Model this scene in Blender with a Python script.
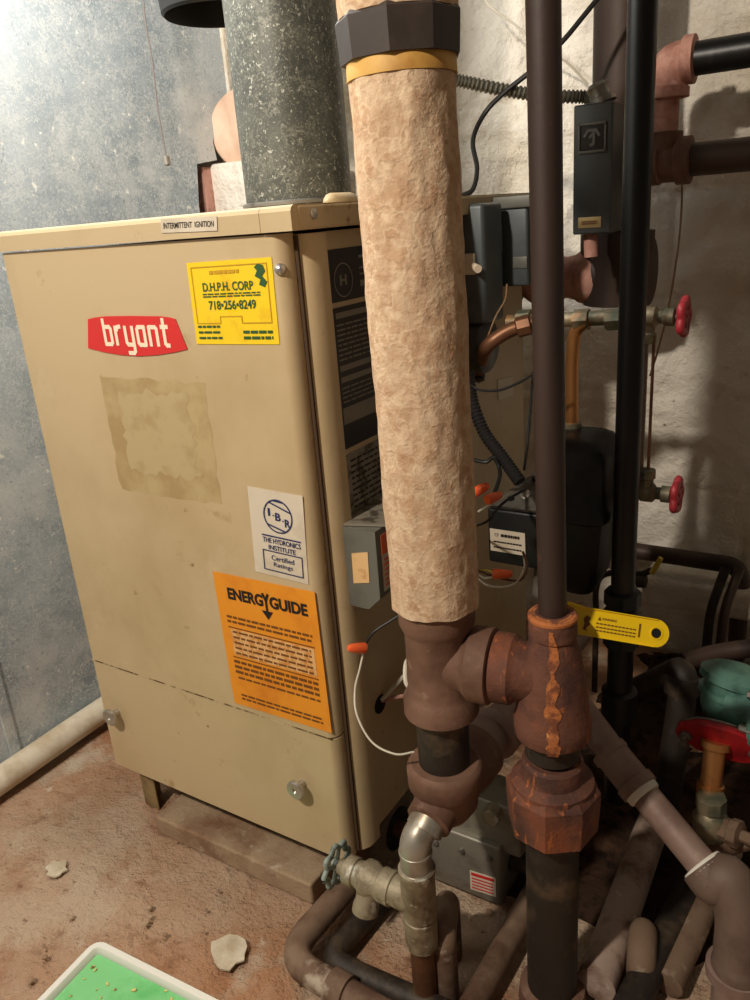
import bpy, bmesh, math, random
from mathutils import Vector, Matrix, noise
random.seed(7)
for o in list(bpy.data.objects): bpy.data.objects.remove(o)
SC = bpy.context.scene
COL = SC.collection

# ------------------------------------------------------------------ camera
F = 792.0
CAM = Vector((0.539025, -0.689407, 0.948222))
R = Matrix(((0.8480029, -0.1181231, 0.5166604), (0.5247376, 0.3240507, -0.7871732), (-0.0744408, 0.9386363, 0.3367795)))
cd = bpy.data.cameras.new('camera'); co = bpy.data.objects.new('camera', cd); COL.objects.link(co)
co.matrix_world = Matrix.Translation(CAM) @ R.to_4x4()
cd.sensor_fit = 'HORIZONTAL'; cd.sensor_width = 36.0; cd.lens = 36.0 * F / 750.0
cd.clip_start = 0.01; cd.clip_end = 50
SC.camera = co

# ------------------------------------------------------------------ light
SC.view_settings.view_transform = 'Standard'; SC.view_settings.look = 'None'
SC.view_settings.gamma = 1.0; SC.view_settings.use_curve_mapping = False
SC.view_settings.exposure = 0.0
W = bpy.data.worlds.new('world'); SC.world = W; W.use_nodes = True
W.node_tree.nodes['Background'].inputs[0].default_value = (1.0, 0.86, 0.70, 1)
W.node_tree.nodes['Background'].inputs[1].default_value = 0.085
def lamp(name, loc, power, col, r):
    l = bpy.data.lights.new(name, 'POINT'); l.energy = power; l.color = col; l.shadow_soft_size = r
    o = bpy.data.objects.new(name, l); COL.objects.link(o); o.location = loc; return o
lamp('front_bulb', (-0.10, -1.25, 1.85), 108, (1.0, 0.90, 0.77), 0.045)
lamp('rear_bulb', (-0.42, 0.06, 1.56), 23, (1.0, 0.97, 0.91), 0.035)

# ------------------------------------------------------------------ measuring helpers
def ray(x, y): return R @ Vector((x - 375.0, 500.0 - y, -F))
def D(x, y, d): return CAM + ray(x, y) * (d / F)
def on(x, y, ax, val):
    r = ray(x, y); return CAM + r * ((val - CAM[ax]) / r[ax])
def lin(c):
    c = c / 255.0
    return c / 12.92 if c <= 0.04045 else ((c + 0.055) / 1.055) ** 2.4
def rgb(r, g, b): return (lin(r), lin(g), lin(b), 1.0)

# ------------------------------------------------------------------ materials
def mat(name, base, rough=0.6, metal=0.0, layers=(), bump=(), spec=0.5, rvar=0.0, coat=0.0):
    """layers: (colour, scale, lo, hi, detail[, kind]) mixed over the base; bump: (scale, strength, distance[, kind])"""
    m = bpy.data.materials.new(name); m.use_nodes = True
    nt = m.node_tree; N = nt.nodes; L = nt.links
    b = N['Principled BSDF']
    b.inputs['Roughness'].default_value = rough; b.inputs['Metallic'].default_value = metal
    b.inputs['Specular IOR Level'].default_value = spec
    b.inputs['Coat Weight'].default_value = coat
    tc = N.new('ShaderNodeTexCoord'); cur = None
    def tex(kind, scale, detail, vec=None):
        vec = vec or tc.outputs['Object']
        if kind == 'noise':
            t = N.new('ShaderNodeTexNoise'); t.inputs['Scale'].default_value = scale
            t.inputs['Detail'].default_value = detail; t.inputs['Roughness'].default_value = 0.62
            L.new(vec, t.inputs['Vector']); return t.outputs['Fac']
        if kind == 'vein':
            t = N.new('ShaderNodeTexNoise'); t.inputs['Scale'].default_value = scale; t.inputs['Detail'].default_value = detail
            L.new(vec, t.inputs['Vector'])
            a = N.new('ShaderNodeMath'); a.operation = 'SUBTRACT'; a.inputs[1].default_value = 0.5; L.new(t.outputs['Fac'], a.inputs[0])
            c = N.new('ShaderNodeMath'); c.operation = 'ABSOLUTE'; L.new(a.outputs[0], c.inputs[0])
            d = N.new('ShaderNodeMath'); d.operation = 'MULTIPLY_ADD'; d.inputs[1].default_value = -14; d.inputs[2].default_value = 1; d.use_clamp = True
            L.new(c.outputs[0], d.inputs[0]); return d.outputs[0]
        if kind in ('cells', 'chips'):
            t = N.new('ShaderNodeTexVoronoi'); t.inputs['Scale'].default_value = scale
            n2 = N.new('ShaderNodeTexNoise'); n2.inputs['Scale'].default_value = scale * 1.3
            L.new(tc.outputs['Object'], n2.inputs['Vector'])
            mx = N.new('ShaderNodeMix'); mx.data_type = 'VECTOR'; mx.inputs['Factor'].default_value = 0.06 if kind == 'cells' else 0.03
            L.new(tc.outputs['Object'], mx.inputs[4]); L.new(n2.outputs['Color'], mx.inputs[5])
            L.new(mx.outputs[1], t.inputs['Vector'])
            if kind == 'chips': return t.outputs['Distance']
            s = N.new('ShaderNodeSeparateColor'); L.new(t.outputs['Color'], s.inputs[0]); return s.outputs[0]
        if kind == 'streak':
            mp = N.new('ShaderNodeMapping'); mp.inputs['Scale'].default_value = (1, 1, 0.12); L.new(tc.outputs['Object'], mp.inputs['Vector'])
            t = N.new('ShaderNodeTexNoise'); t.inputs['Scale'].default_value = scale; t.inputs['Detail'].default_value = detail
            L.new(mp.outputs[0], t.inputs['Vector']); return t.outputs['Fac']
        if kind == 'rings':
            mp = N.new('ShaderNodeMapping'); mp.inputs['Scale'].default_value = (0.12, 0.12, 1); L.new(tc.outputs['Object'], mp.inputs['Vector'])
            t = N.new('ShaderNodeTexNoise'); t.inputs['Scale'].default_value = scale; t.inputs['Detail'].default_value = detail
            L.new(mp.outputs[0], t.inputs['Vector']); return t.outputs['Fac']
    rgbn = N.new('ShaderNodeRGB'); rgbn.outputs[0].default_value = base; cur = rgbn.outputs[0]
    for ly in layers:
        col, sc, lo, hi, det = ly[:5]; kind = ly[5] if len(ly) > 5 else 'noise'
        f = tex(kind, sc, det)
        mr = N.new('ShaderNodeMapRange'); mr.inputs['From Min'].default_value = lo; mr.inputs['From Max'].default_value = hi
        L.new(f, mr.inputs['Value'])
        mx = N.new('ShaderNodeMix'); mx.data_type = 'RGBA'
        L.new(mr.outputs[0], mx.inputs['Factor']); L.new(cur, mx.inputs[6]); mx.inputs[7].default_value = col
        cur = mx.outputs[2]
    L.new(cur, b.inputs['Base Color'])
    nrm = None
    for bp in bump:
        sc, st, dist = bp[:3]; kind = bp[3] if len(bp) > 3 else 'noise'
        f = tex(kind, sc, 6)
        bn = N.new('ShaderNodeBump'); bn.inputs['Strength'].default_value = st; bn.inputs['Distance'].default_value = dist
        L.new(f, bn.inputs['Height'])
        if nrm: L.new(nrm, bn.inputs['Normal'])
        nrm = bn.outputs[0]
    if nrm: L.new(nrm, b.inputs['Normal'])
    if rvar:
        f = tex('noise', 14, 4)
        mr = N.new('ShaderNodeMapRange'); mr.inputs['From Min'].default_value = 0.3; mr.inputs['From Max'].default_value = 0.7
        mr.inputs['To Min'].default_value = max(0.05, rough - rvar); mr.inputs['To Max'].default_value = min(1, rough + rvar)
        L.new(f, mr.inputs['Value']); L.new(mr.outputs[0], b.inputs['Roughness'])
    return m

M = {}
M['enamel'] = mat('beige_enamel', rgb(198, 176, 138), 0.42, layers=[(rgb(172, 148, 106), 3, .45, .75, 6), (rgb(132, 100, 64), 34, .68, .75, 4), (rgb(210, 192, 156), 8, .6, .8, 4), (rgb(168, 142, 102), 16, .62, .72, 8)], bump=[(60, .05, .002)], rvar=.08)
M['enamel_edge'] = mat('worn_enamel_edge', rgb(150, 128, 88), 0.5, layers=[(rgb(95, 74, 46), 20, .5, .7, 5)])
M['worn_edge'] = mat('chipped_edge', rgb(206, 186, 146), 0.5, layers=[(rgb(96, 72, 46), 26, .46, .54, 4)])
M['gap_brown'] = mat('brown_seam', rgb(70, 50, 30), 0.8)
M['residue'] = mat('glue_residue', rgb(168, 142, 98), 0.7, layers=[(rgb(184, 162, 118), 14, .45, .6, 6)])
M['residue_core'] = mat('glue_residue_core', rgb(184, 164, 122), 0.6, layers=[(rgb(170, 146, 102), 20, .5, .65, 6)])
M['red'] = mat('badge_red', rgb(214, 46, 44), 0.35)
M['cream'] = mat('cream_ink', rgb(244, 226, 200), 0.5)
M['yellow'] = mat('yellow_sticker', rgb(242, 206, 24), 0.45, layers=[(rgb(226, 176, 20), 30, .55, .75, 4)])
M['yellow_dk'] = mat('ochre_ink', rgb(196, 150, 20), 0.6)
M['green_ink'] = mat('green_ink', rgb(44, 84, 40), 0.6)
M['orange'] = mat('orange_sticker', rgb(232, 148, 34), 0.5, layers=[(rgb(214, 124, 26), 12, .5, .7, 4)])
M['orange_pale'] = mat('faded_orange_ink', rgb(226, 178, 120), 0.6, layers=[(rgb(206, 140, 70), 90, .45, .6, 3)])
M['brown_ink'] = mat('brown_ink', rgb(112, 66, 20), 0.6)
M['black_ink'] = mat('black_ink', rgb(26, 20, 16), 0.5)
M['blue_ink'] = mat('blue_ink', rgb(34, 44, 92), 0.5)
M['white_label'] = mat('white_label', rgb(214, 202, 182), 0.5, layers=[(rgb(188, 172, 146), 14, .5, .75, 5)])
M['tan_label'] = mat('tan_label', rgb(226, 186, 132), 0.6, layers=[(rgb(196, 140, 88), 60, .5, .65, 4)])
M['plate_black'] = mat('black_plate', rgb(40, 32, 30), 0.35)
M['plate_ink'] = mat('plate_ink', rgb(132, 124, 110), 0.5)
M['plate_grey'] = mat('grey_plate', rgb(150, 142, 126), 0.4, .3, layers=[(rgb(88, 80, 68), 50, .5, .6, 6)])
M['galv'] = mat('galvanised_sheet', rgb(182, 192, 198), 0.42, 0.12, layers=[(rgb(140, 153, 162), 2.6, .40, .60, 8), (rgb(206, 210, 210), 5, .50, .68, 9), (rgb(216, 218, 216), 110, .35, 1.2, 0, 'cells'), (rgb(138, 148, 154), 120, .60, .72, 4), (rgb(236, 236, 230), 60, .64, .70, 4)], bump=[(2.0, .25, .02), (150, .06, .001)], rvar=.12)
M['flue'] = mat('mottled_galvanised', rgb(92, 93, 86), 0.5, 0.3, layers=[(rgb(74, 77, 72), 25, .4, .6, 5), (rgb(120, 120, 110), 120, .62, .9, 0, 'cells'), (rgb(176, 176, 164), 190, .60, .66, 4)], bump=[(120, .15, .002)])
M['black_metal'] = mat('black_stove_metal', rgb(24, 23, 22), 0.5, .2)
M['canvas'] = mat('canvas_insulation', rgb(206, 178, 148), 0.95, layers=[(rgb(180, 142, 110), 60, .42, .68, 9), (rgb(188, 152, 120), 16, .5, .7, 6), (rgb(222, 196, 164), 70, .52, .72, 6), (rgb(222, 198, 166), 30, .6, 1.3, 3, 'vein'), (rgb(104, 72, 46), 26, .74, .78, 3)], bump=[(60, .35, .004), (50, .25, .002, 'vein'), (300, .5, .002)], spec=.1)
M['kraft'] = mat('yellow_band', rgb(206, 160, 78), 0.6, layers=[(rgb(180, 130, 58), 20, .5, .7, 4)])
M['rubber'] = mat('dark_rubber', rgb(52, 42, 36), 0.55, layers=[(rgb(74, 60, 50), 10, .5, .7, 5)], bump=[(50, .1, .003)])
M['brown_fit'] = mat('brown_cast_iron', rgb(124, 92, 74), 0.72, .15, layers=[(rgb(92, 62, 48), 14, .42, .66, 7), (rgb(150, 124, 104), 32, .6, .76, 6)], bump=[(70, .3, .004), (200, .2, .001)])
M['rust'] = mat('orange_rust', rgb(106, 66, 50), 0.78, .1, layers=[(rgb(138, 74, 42), 12, .48, .66, 7), (rgb(74, 46, 38), 22, .46, .64, 7), (rgb(170, 96, 50), 130, .62, .72, 6, 'streak'), (rgb(190, 104, 44), 45, .66, .72, 7)], bump=[(60, .5, .005), (190, .3, .002)])
M['bright_rust'] = mat('bright_rust_crust', rgb(176, 104, 54), 0.85, layers=[(rgb(118, 66, 42), 60, .46, .56, 6), (rgb(220, 156, 86), 90, .6, .7, 5)], bump=[(120, .7, .003)])
M['brown_pipe'] = mat('brown_steel_pipe', rgb(76, 59, 50), 0.55, .3, layers=[(rgb(50, 38, 34), 12, .42, .65, 6, 'streak'), (rgb(124, 82, 58), 30, .68, .8, 5)], bump=[(90, .15, .002)])
M['black_pipe'] = mat('black_steel_pipe', rgb(22, 21, 21), 0.38, .3, layers=[(rgb(62, 58, 54), 30, .62, .78, 6, 'streak')], bump=[(60, .15, .002)])
M['dirty_pipe'] = mat('dirty_black_pipe', rgb(44, 36, 30), 0.6, .2, layers=[(rgb(96, 78, 58), 18, .52, .7, 8), (rgb(160, 150, 130), 24, .68, .76, 8)], bump=[(80, .35, .003)])
M['pinkpipe'] = mat('grey_pink_pipe', rgb(142, 118, 106), 0.6, .15, layers=[(rgb(116, 90, 80), 14, .45, .66, 6), (rgb(166, 146, 134), 36, .62, .8, 5)], bump=[(80, .2, .002)])
M['elbow_brown'] = mat('grey_brown_fitting', rgb(112, 92, 80), 0.65, .15, layers=[(rgb(90, 70, 60), 16, .45, .66, 6)], bump=[(80, .25, .002)])
M['salmon'] = mat('salmon_rusted_fitting', rgb(192, 142, 126), 0.75, layers=[(rgb(126, 74, 60), 18, .45, .66, 7), (rgb(206, 170, 152), 40, .62, .75, 6)], bump=[(80, .4, .004)])
M['solder'] = mat('tinned_fitting', rgb(170, 164, 152), 0.38, .6, layers=[(rgb(128, 112, 92), 14, .45, .65, 6), (rgb(150, 84, 60), 10, .66, .74, 5)], bump=[(60, .15, .003)])
M['brass_dull'] = mat('dull_brass', rgb(156, 144, 120), 0.55, .3, layers=[(rgb(108, 92, 72), 22, .45, .62, 7), (rgb(196, 192, 176), 45, .58, .68, 6)], bump=[(80, .4, .004)])
M['copper'] = mat('old_copper', rgb(132, 92, 66), 0.45, .55, layers=[(rgb(92, 62, 44), 12, .45, .68, 6), (rgb(176, 146, 112), 28, .66, .78, 5)], bump=[(90, .1, .002)])
M['copper_clean'] = mat('copper_tube', rgb(190, 134, 82), 0.35, .75, layers=[(rgb(130, 86, 50), 14, .5, .7, 5)])
M['verdigris'] = mat('tarnished_brass', rgb(146, 132, 106), 0.5, .4, layers=[(rgb(92, 100, 84), 24, .42, .6, 6), (rgb(170, 122, 74), 18, .6, .72, 4)], bump=[(90, .3, .003)])
M['floorpipe'] = mat('dusty_pipe', rgb(128, 104, 84), 0.8, .1, layers=[(rgb(88, 62, 46), 12, .42, .6, 7), (rgb(176, 160, 140), 20, .58, .7, 7)], bump=[(70, .3, .004)])
M['palepipe'] = mat('chalky_pipe', rgb(168, 146, 132), 0.85, layers=[(rgb(110, 84, 70), 16, .45, .6, 8), (rgb(196, 182, 168), 40, .6, .72, 6)], bump=[(70, .3, .004)])
M['whitepipe'] = mat('off_white_pipe', rgb(212, 200, 178), 0.7, layers=[(rgb(176, 156, 126), 10, .5, .7, 7), (rgb(110, 84, 56), 30, .7, .76, 5)], bump=[(40, .3, .004)])
M['tape'] = mat('white_tape', rgb(226, 220, 208), 0.7, bump=[(90, .3, .002)])
M['greybox'] = mat('grey_painted_steel', rgb(112, 112, 104), 0.45, .2, layers=[(rgb(92, 92, 86), 12, .5, .7, 5), (rgb(150, 148, 138), 60, .7, .78, 3)])
M['darkgrey'] = mat('dark_grey_box', rgb(74, 76, 76), 0.4, .3, layers=[(rgb(58, 60, 60), 14, .5, .7, 5)])
M['bluegrey'] = mat('blue_grey_box', rgb(86, 92, 94), 0.42, .3, layers=[(rgb(70, 74, 76), 16, .5, .7, 5), (rgb(140, 142, 138), 60, .72, .8, 4)])
M['brassplate'] = mat('brass_plate', rgb(168, 146, 100), 0.4, .5)
M['blackcast'] = mat('black_cast_iron', rgb(26, 27, 28), 0.45, .2, layers=[(rgb(48, 46, 44), 14, .55, .75, 6)], bump=[(110, .25, .002)])
M['zinc'] = mat('zinc_plate', rgb(142, 138, 130), 0.4, .7, layers=[(rgb(96, 92, 84), 26, .5, .66, 5)], bump=[(60, .2, .002)])
M['alu'] = mat('cast_aluminium', rgb(148, 142, 130), 0.5, .5, layers=[(rgb(112, 102, 88), 16, .45, .65, 6)], bump=[(120, .2, .002)])
M['wirenut'] = mat('orange_plastic', rgb(232, 98, 48), 0.4)
M['wire_black'] = mat('black_cable', rgb(22, 20, 19), 0.5)
M['wire_white'] = mat('white_wire', rgb(206, 198, 180), 0.5)
M['wire_tan'] = mat('tan_wire', rgb(150, 118, 84), 0.6)
M['wire_grey'] = mat('grey_cord', rgb(104, 96, 92), 0.7)
M['wire_yellow'] = mat('yellow_wire', rgb(206, 180, 70), 0.5)
M['armor'] = mat('armoured_cable', rgb(128, 126, 116), 0.4, .8)
M['dark_armor'] = mat('black_conduit', rgb(36, 34, 34), 0.5)
M['handle_yellow'] = mat('yellow_lever', rgb(238, 198, 20), 0.4, layers=[(rgb(200, 150, 20), 30, .62, .75, 4)])
M['red_paint'] = mat('red_handwheel_paint', rgb(160, 40, 50), 0.5, layers=[(rgb(96, 24, 28), 30, .5, .7, 5), (rgb(200, 150, 130), 60, .7, .78, 3)])
M['chalk_wheel'] = mat('pale_green_handwheel', rgb(142, 154, 146), 0.6, .2, layers=[(rgb(58, 60, 56), 40, .5, .6, 4)])
M['pump_green'] = mat('pump_green', rgb(98, 142, 128), 0.45, .1, layers=[(rgb(62, 96, 86), 24, .45, .66, 6)], bump=[(60, .15, .003)])
M['pump_red'] = mat('pump_red', rgb(168, 26, 34), 0.4, layers=[(rgb(110, 20, 26), 24, .5, .7, 5)])
M['wood'] = mat('pink_plug', rgb(226, 196, 172), 0.8, layers=[(rgb(206, 170, 144), 8, .45, .65, 6)], bump=[(30, .2, .004)])
M['concrete_block'] = mat('dusty_concrete_block', rgb(166, 142, 114), 0.95, layers=[(rgb(126, 92, 68), 9, .45, .65, 8), (rgb(190, 176, 154), 40, .6, .75, 6)], bump=[(50, .5, .008), (180, .4, .003)])
M['tray'] = mat('white_tray', rgb(226, 224, 214), 0.35)
M['glue_green'] = mat('green_gel', rgb(124, 200, 130), 0.25, layers=[(rgb(96, 184, 104), 14, .5, .66, 5)], bump=[(20, .15, .004)], coat=.3)
M['crumb'] = mat('crumbs', rgb(206, 196, 120), 0.8, layers=[(rgb(110, 90, 50), 120, .5, .6, 3)])
M['chip'] = mat('pale_chip', rgb(204, 194, 172), 0.9, layers=[(rgb(176, 160, 134), 20, .45, .65, 6)], bump=[(60, .4, .004)])
M['void'] = mat('dark_opening', rgb(12, 10, 9), 0.9)
M['knob'] = mat('nickel_knob', rgb(186, 180, 170), 0.3, .8)
M['glass'] = mat('gauge_glass', rgb(120, 100, 84), 0.15, .0)
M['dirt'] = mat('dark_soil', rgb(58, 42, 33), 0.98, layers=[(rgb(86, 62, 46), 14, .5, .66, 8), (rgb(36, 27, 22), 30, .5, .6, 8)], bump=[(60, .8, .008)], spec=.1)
M['wall'] = mat('whitewashed_masonry', rgb(236, 228, 214), 0.95, layers=[(rgb(212, 198, 174), 3.0, .46, .66, 8), (rgb(186, 164, 140), 9, .62, .74, 8), (rgb(120, 96, 78), 40, .69, .74, 5), (rgb(246, 240, 228), 14, .55, .72, 7)], bump=[(7, .6, .03), (36, .8, .012), (150, .5, .004)], spec=.2)
M['floor'] = mat('dusty_concrete_floor', rgb(192, 168, 144), 0.95, layers=[(rgb(172, 128, 96), 1.7, .42, .58, 9), (rgb(156, 108, 78), 6, .52, .68, 9), (rgb(196, 180, 158), 3.4, .56, .66, 9), (rgb(120, 84, 60), 14, .60, .74, 8), (rgb(208, 192, 170), 26, .64, .76, 7), (rgb(70, 50, 38), 50, .69, .77, 5)], bump=[(9, .6, .03), (45, .8, .012), (180, .5, .004)], spec=.15)

# ------------------------------------------------------------------ mesh helpers
def new(): return bmesh.new()
def frame(d):
    d = Vector(d).normalized()
    up = Vector((0, 0, 1)) if abs(d.z) < .95 else Vector((1, 0, 0))
    a = up.cross(d).normalized(); return a, d.cross(a).normalized(), d
def lathe(bm, o, d, prof, seg=28, caps=True, ph=0.0):
    o = Vector(o); a, b, d = frame(d); rings = []
    for t, r in prof:
        rings.append([bm.verts.new(o + d * t + (a * math.cos(ph + 2 * math.pi * k / seg) + b * math.sin(ph + 2 * math.pi * k / seg)) * r) for k in range(seg)])
    for i in range(len(rings) - 1):
        for k in range(seg):
            bm.faces.new((rings[i][k], rings[i][(k + 1) % seg], rings[i + 1][(k + 1) % seg], rings[i + 1][k]))
    if caps:
        bm.faces.new(list(reversed(rings[0]))); bm.faces.new(rings[-1])
    return bm
def cyl(bm, p0, p1, r, seg=24, r1=None):
    p0, p1 = Vector(p0), Vector(p1)
    return lathe(bm, p0, p1 - p0, [(0, r), ((p1 - p0).length, r if r1 is None else r1)], seg)
def rounded(pts, rad, n=7):
    pts = [Vector(p) for p in pts]; out = [pts[0]]
    for i in range(1, len(pts) - 1):
        a, p, c = pts[i - 1], pts[i], pts[i + 1]
        u = (a - p); v = (c - p); q = min(rad, u.length * .48, v.length * .48)
        s = p + u.normalized() * q; e = p + v.normalized() * q
        for k in range(n + 1):
            t = k / n; out.append(s * (1 - t) ** 2 + p * 2 * t * (1 - t) + e * t * t)
    out.append(pts[-1]); return out
def sweep(bm, pts, r, seg=16, caps=True, rf=None):
    pts = [Vector(p) for p in pts]; n = len(pts)
    T = [(pts[min(i + 1, n - 1)] - pts[max(i - 1, 0)]).normalized() for i in range(n)]
    a, b, _ = frame(T[0]); rings = []
    for i in range(n):
        a = (a - T[i] * a.dot(T[i])).normalized(); b = T[i].cross(a)
        rr = r if rf is None else rf(i / (n - 1), i)
        rings.append([bm.verts.new(pts[i] + (a * math.cos(2 * math.pi * k / seg) + b * math.sin(2 * math.pi * k / seg)) * rr) for k in range(seg)])
    for i in range(n - 1):
        for k in range(seg):
            bm.faces.new((rings[i][k], rings[i][(k + 1) % seg], rings[i + 1][(k + 1) % seg], rings[i + 1][k]))
    if caps:
        bm.faces.new(list(reversed(rings[0]))); bm.faces.new(rings[-1])
    return bm
def spline(pts, n=8):
    P = [Vector(p) for p in pts]; P = [P[0] * 2 - P[1]] + P + [P[-1] * 2 - P[-2]]; out = []
    for i in range(1, len(P) - 2):
        for k in range(n):
            t = k / n; a, b, c, d = P[i - 1], P[i], P[i + 1], P[i + 2]
            out.append(.5 * ((2 * b) + (c - a) * t + (2 * a - 5 * b + 4 * c - d) * t * t + (3 * b - a - 3 * c + d) * t ** 3))
    out.append(P[-2]); return out
def box(bm, c, s, bev=0.0, mtx=None):
    r = bmesh.ops.create_cube(bm, size=1.0)['verts']
    M4 = Matrix.Translation(Vector(c)) @ (mtx.to_4x4() if mtx else Matrix.Identity(4)) @ Matrix.Diagonal((s[0], s[1], s[2], 1))
    bmesh.ops.transform(bm, matrix=M4, verts=r)
    if bev:
        es = list({e for v in r for e in v.link_edges})
        bmesh.ops.bevel(bm, geom=es, offset=bev, segments=3, affect='EDGES', profile=.5)
    return bm
def prism(bm, pts, off):
    """pts: world outline, off: thickness vector"""
    pts = [Vector(p) for p in pts]; off = Vector(off)
    a = [bm.verts.new(p) for p in pts]; b = [bm.verts.new(p + off) for p in pts]; n = len(pts)
    bm.faces.new(a); bm.faces.new(list(reversed(b)))
    for i in range(n): bm.faces.new((a[i], b[i], b[(i + 1) % n], a[(i + 1) % n]))
    return bm
def obj(name, bm, m, parent=None, ang=38, smooth=True):
    bmesh.ops.recalc_face_normals(bm, faces=bm.faces)
    me = bpy.data.meshes.new(name); bm.to_mesh(me); bm.free()
    if smooth:
        me.shade_smooth(); me.set_sharp_from_angle(angle=math.radians(ang))
    me.materials.append(M[m] if isinstance(m, str) else m)
    o = bpy.data.objects.new(name, me); COL.objects.link(o)
    if parent: attach(o, parent)
    return o
def attach(o, p):
    o.parent = p; o.matrix_parent_inverse = world(p).inverted()
def world(p):
    m = Matrix.Translation(p.location)
    if p.parent: return world(p.parent) @ p.matrix_parent_inverse @ m
    return m
def tag(o, label, cat, group=None):
    o['label'] = label; o['category'] = cat
    if group: o['group'] = group
    return o
def thing(name, label, cat, loc, group=None):
    o = bpy.data.objects.new(name, None); COL.objects.link(o); o.location = loc; o.empty_display_size = .02
    return tag(o, label, cat, group)
def struct(o): o['kind'] = 'structure'; return o
def lab(o, t): o['label'] = t; return o

FONT = None
def textmesh(s, bold=0.0):
    cu = bpy.data.curves.new('t', 'FONT'); cu.body = s; cu.align_x = 'CENTER'; cu.align_y = 'CENTER'; cu.size = 1; cu.offset = bold
    o = bpy.data.objects.new('t', cu); COL.objects.link(o)
    dg = bpy.context.evaluated_depsgraph_get(); me = bpy.data.meshes.new_from_object(o.evaluated_get(dg))
    vs = [v.co.copy() for v in me.vertices]; fs = [tuple(p.vertices) for p in me.polygons]
    bpy.data.objects.remove(o); bpy.data.curves.remove(cu); bpy.data.meshes.remove(me)
    return vs, fs
import itertools
SEQ = itertools.cycle(range(11))
class Sheet:
    """A flat label: corners TL, TR, BL in the place, normal n."""
    def __init__(s, TL, TR, BL, n):
        s.o = Vector(TL); s.u = Vector(TR) - s.o; s.v = Vector(BL) - s.o; s.n = Vector(n).normalized()
    def at(s, a, b, h=0.0012): return s.o + s.u * a + s.v * b + s.n * h
    def poly(s, bm, pts, h=0.0005, th=0.0006): prism(bm, [s.at(a, b, h) for a, b in pts], s.n * th); return bm
    def rect(s, bm, a0, b0, a1, b1, h=0.0016, th=.0003): return s.poly(bm, [(a0, b0), (a1, b0), (a1, b1), (a0, b1)], h, th)
    def text(s, bm, t, a, b, w, hgt, h=0.0018, bold=0.0):
        vs, fs = textmesh(t, bold)
        x0 = min(v.x for v in vs); x1 = max(v.x for v in vs); y0 = min(v.y for v in vs); y1 = max(v.y for v in vs)
        nv = [bm.verts.new(s.at(a + ((v.x - x0) / (x1 - x0) - .5) * w, b - ((v.y - y0) / (y1 - y0) - .5) * hgt, h)) for v in vs]
        for f in fs:
            try: bm.faces.new([nv[i] for i in f])
            except ValueError: pass
    def stroke(s, bm, pts, w, h=.0018, closed=False):
        """polyline of constant width w (metres) as joined quads"""
        P = [s.at(a, b, h) for a, b in pts]
        if closed: P.append(P[0])
        for i in range(len(P) - 1):
            d = (P[i + 1] - P[i]); 
            if d.length < 1e-7: continue
            d.normalize(); q = d.cross(s.n) * w * .5; e = d * w * .3
            prism(bm, [P[i] - e + q, P[i + 1] + e + q, P[i + 1] + e - q, P[i] - e - q], s.n * (.0002 + 0.00003 * next(SEQ)))
    def lines(s, bm, a0, a1, b0, b1, n, th=.3, seed=1):
        """rows of small unreadable print"""
        rd = random.Random(seed)
        for i in range(n):
            b = b0 + (b1 - b0) * i / max(1, n - 1); hh = (b1 - b0) / max(1, n - 1) * th * .5 if n > 1 else th
            a = a0
            while a < a1 - .01:
                w = rd.uniform(.03, .10); e = min(a1, a + w)
                s.rect(bm, a, b - hh, e, b + hh); a = e + .014
def px_sheet(tl, tr, bl, ax, val, n):
    return Sheet(on(*tl, ax, val), on(*tr, ax, val), on(*bl, ax, val), n)

# ================================================================== THE SETTING
def grid(bm, o, u, v, nu, nv, disp):
    o, u, v = Vector(o), Vector(u), Vector(v); n = u.cross(v).normalized()
    V = [[None] * (nv + 1) for _ in range(nu + 1)]
    for i in range(nu + 1):
        for j in range(nv + 1):
            p = o + u * (i / nu) + v * (j / nv); V[i][j] = bm.verts.new(p + n * disp(p))
    for i in range(nu):
        for j in range(nv): bm.faces.new((V[i][j], V[i + 1][j], V[i + 1][j + 1], V[i][j + 1]))
def fl(p):
    h = .006 * noise.noise(p * 4) + .004 * noise.noise(p * 13)
    return h - .004
bm = new(); grid(bm, (-1.05, -2.2, 0), (2.8, 0, 0), (0, 3.15, 0), 260, 315, fl)
struct(obj('floor', bm, 'floor', ang=180))
def wl(p):
    q = Vector((p.x * 3.2, p.y * 3.2, p.z * 4.2)); b = noise.cell(Vector((math.floor(p.z / .19) * 3.3, 0, 0)))
    jz = abs(((p.z / .19) % 1) - .5) * 2
    jx = abs((((p.x + p.y) / .33 + b * 5) % 1) - .5) * 2
    j = max(0, (jz - .9)) / .1 * .006 + max(0, (jx - .94)) / .06 * .006
    return .016 * noise.noise(q) + .008 * noise.noise(q * 3.4) + .0045 * noise.noise(q * 9) - .0025 * abs(noise.noise(q * 20)) - j * 1.6 * max(0, .35 + noise.noise(q * 2))
bm = new(); grid(bm, (-1.08, .92, -.05), (2.6, 0, 0), (0, 0, 2.5), 420, 420, wl)
struct(obj('wall_back', bm, 'wall', ang=180))
bm = new(); grid(bm, (-1.02, -2.2, -.05), (0, 3.15, 0), (0, 0, 2.5), 160, 130, wl)
struct(obj('wall_left', bm, 'wall', ang=180))

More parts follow.
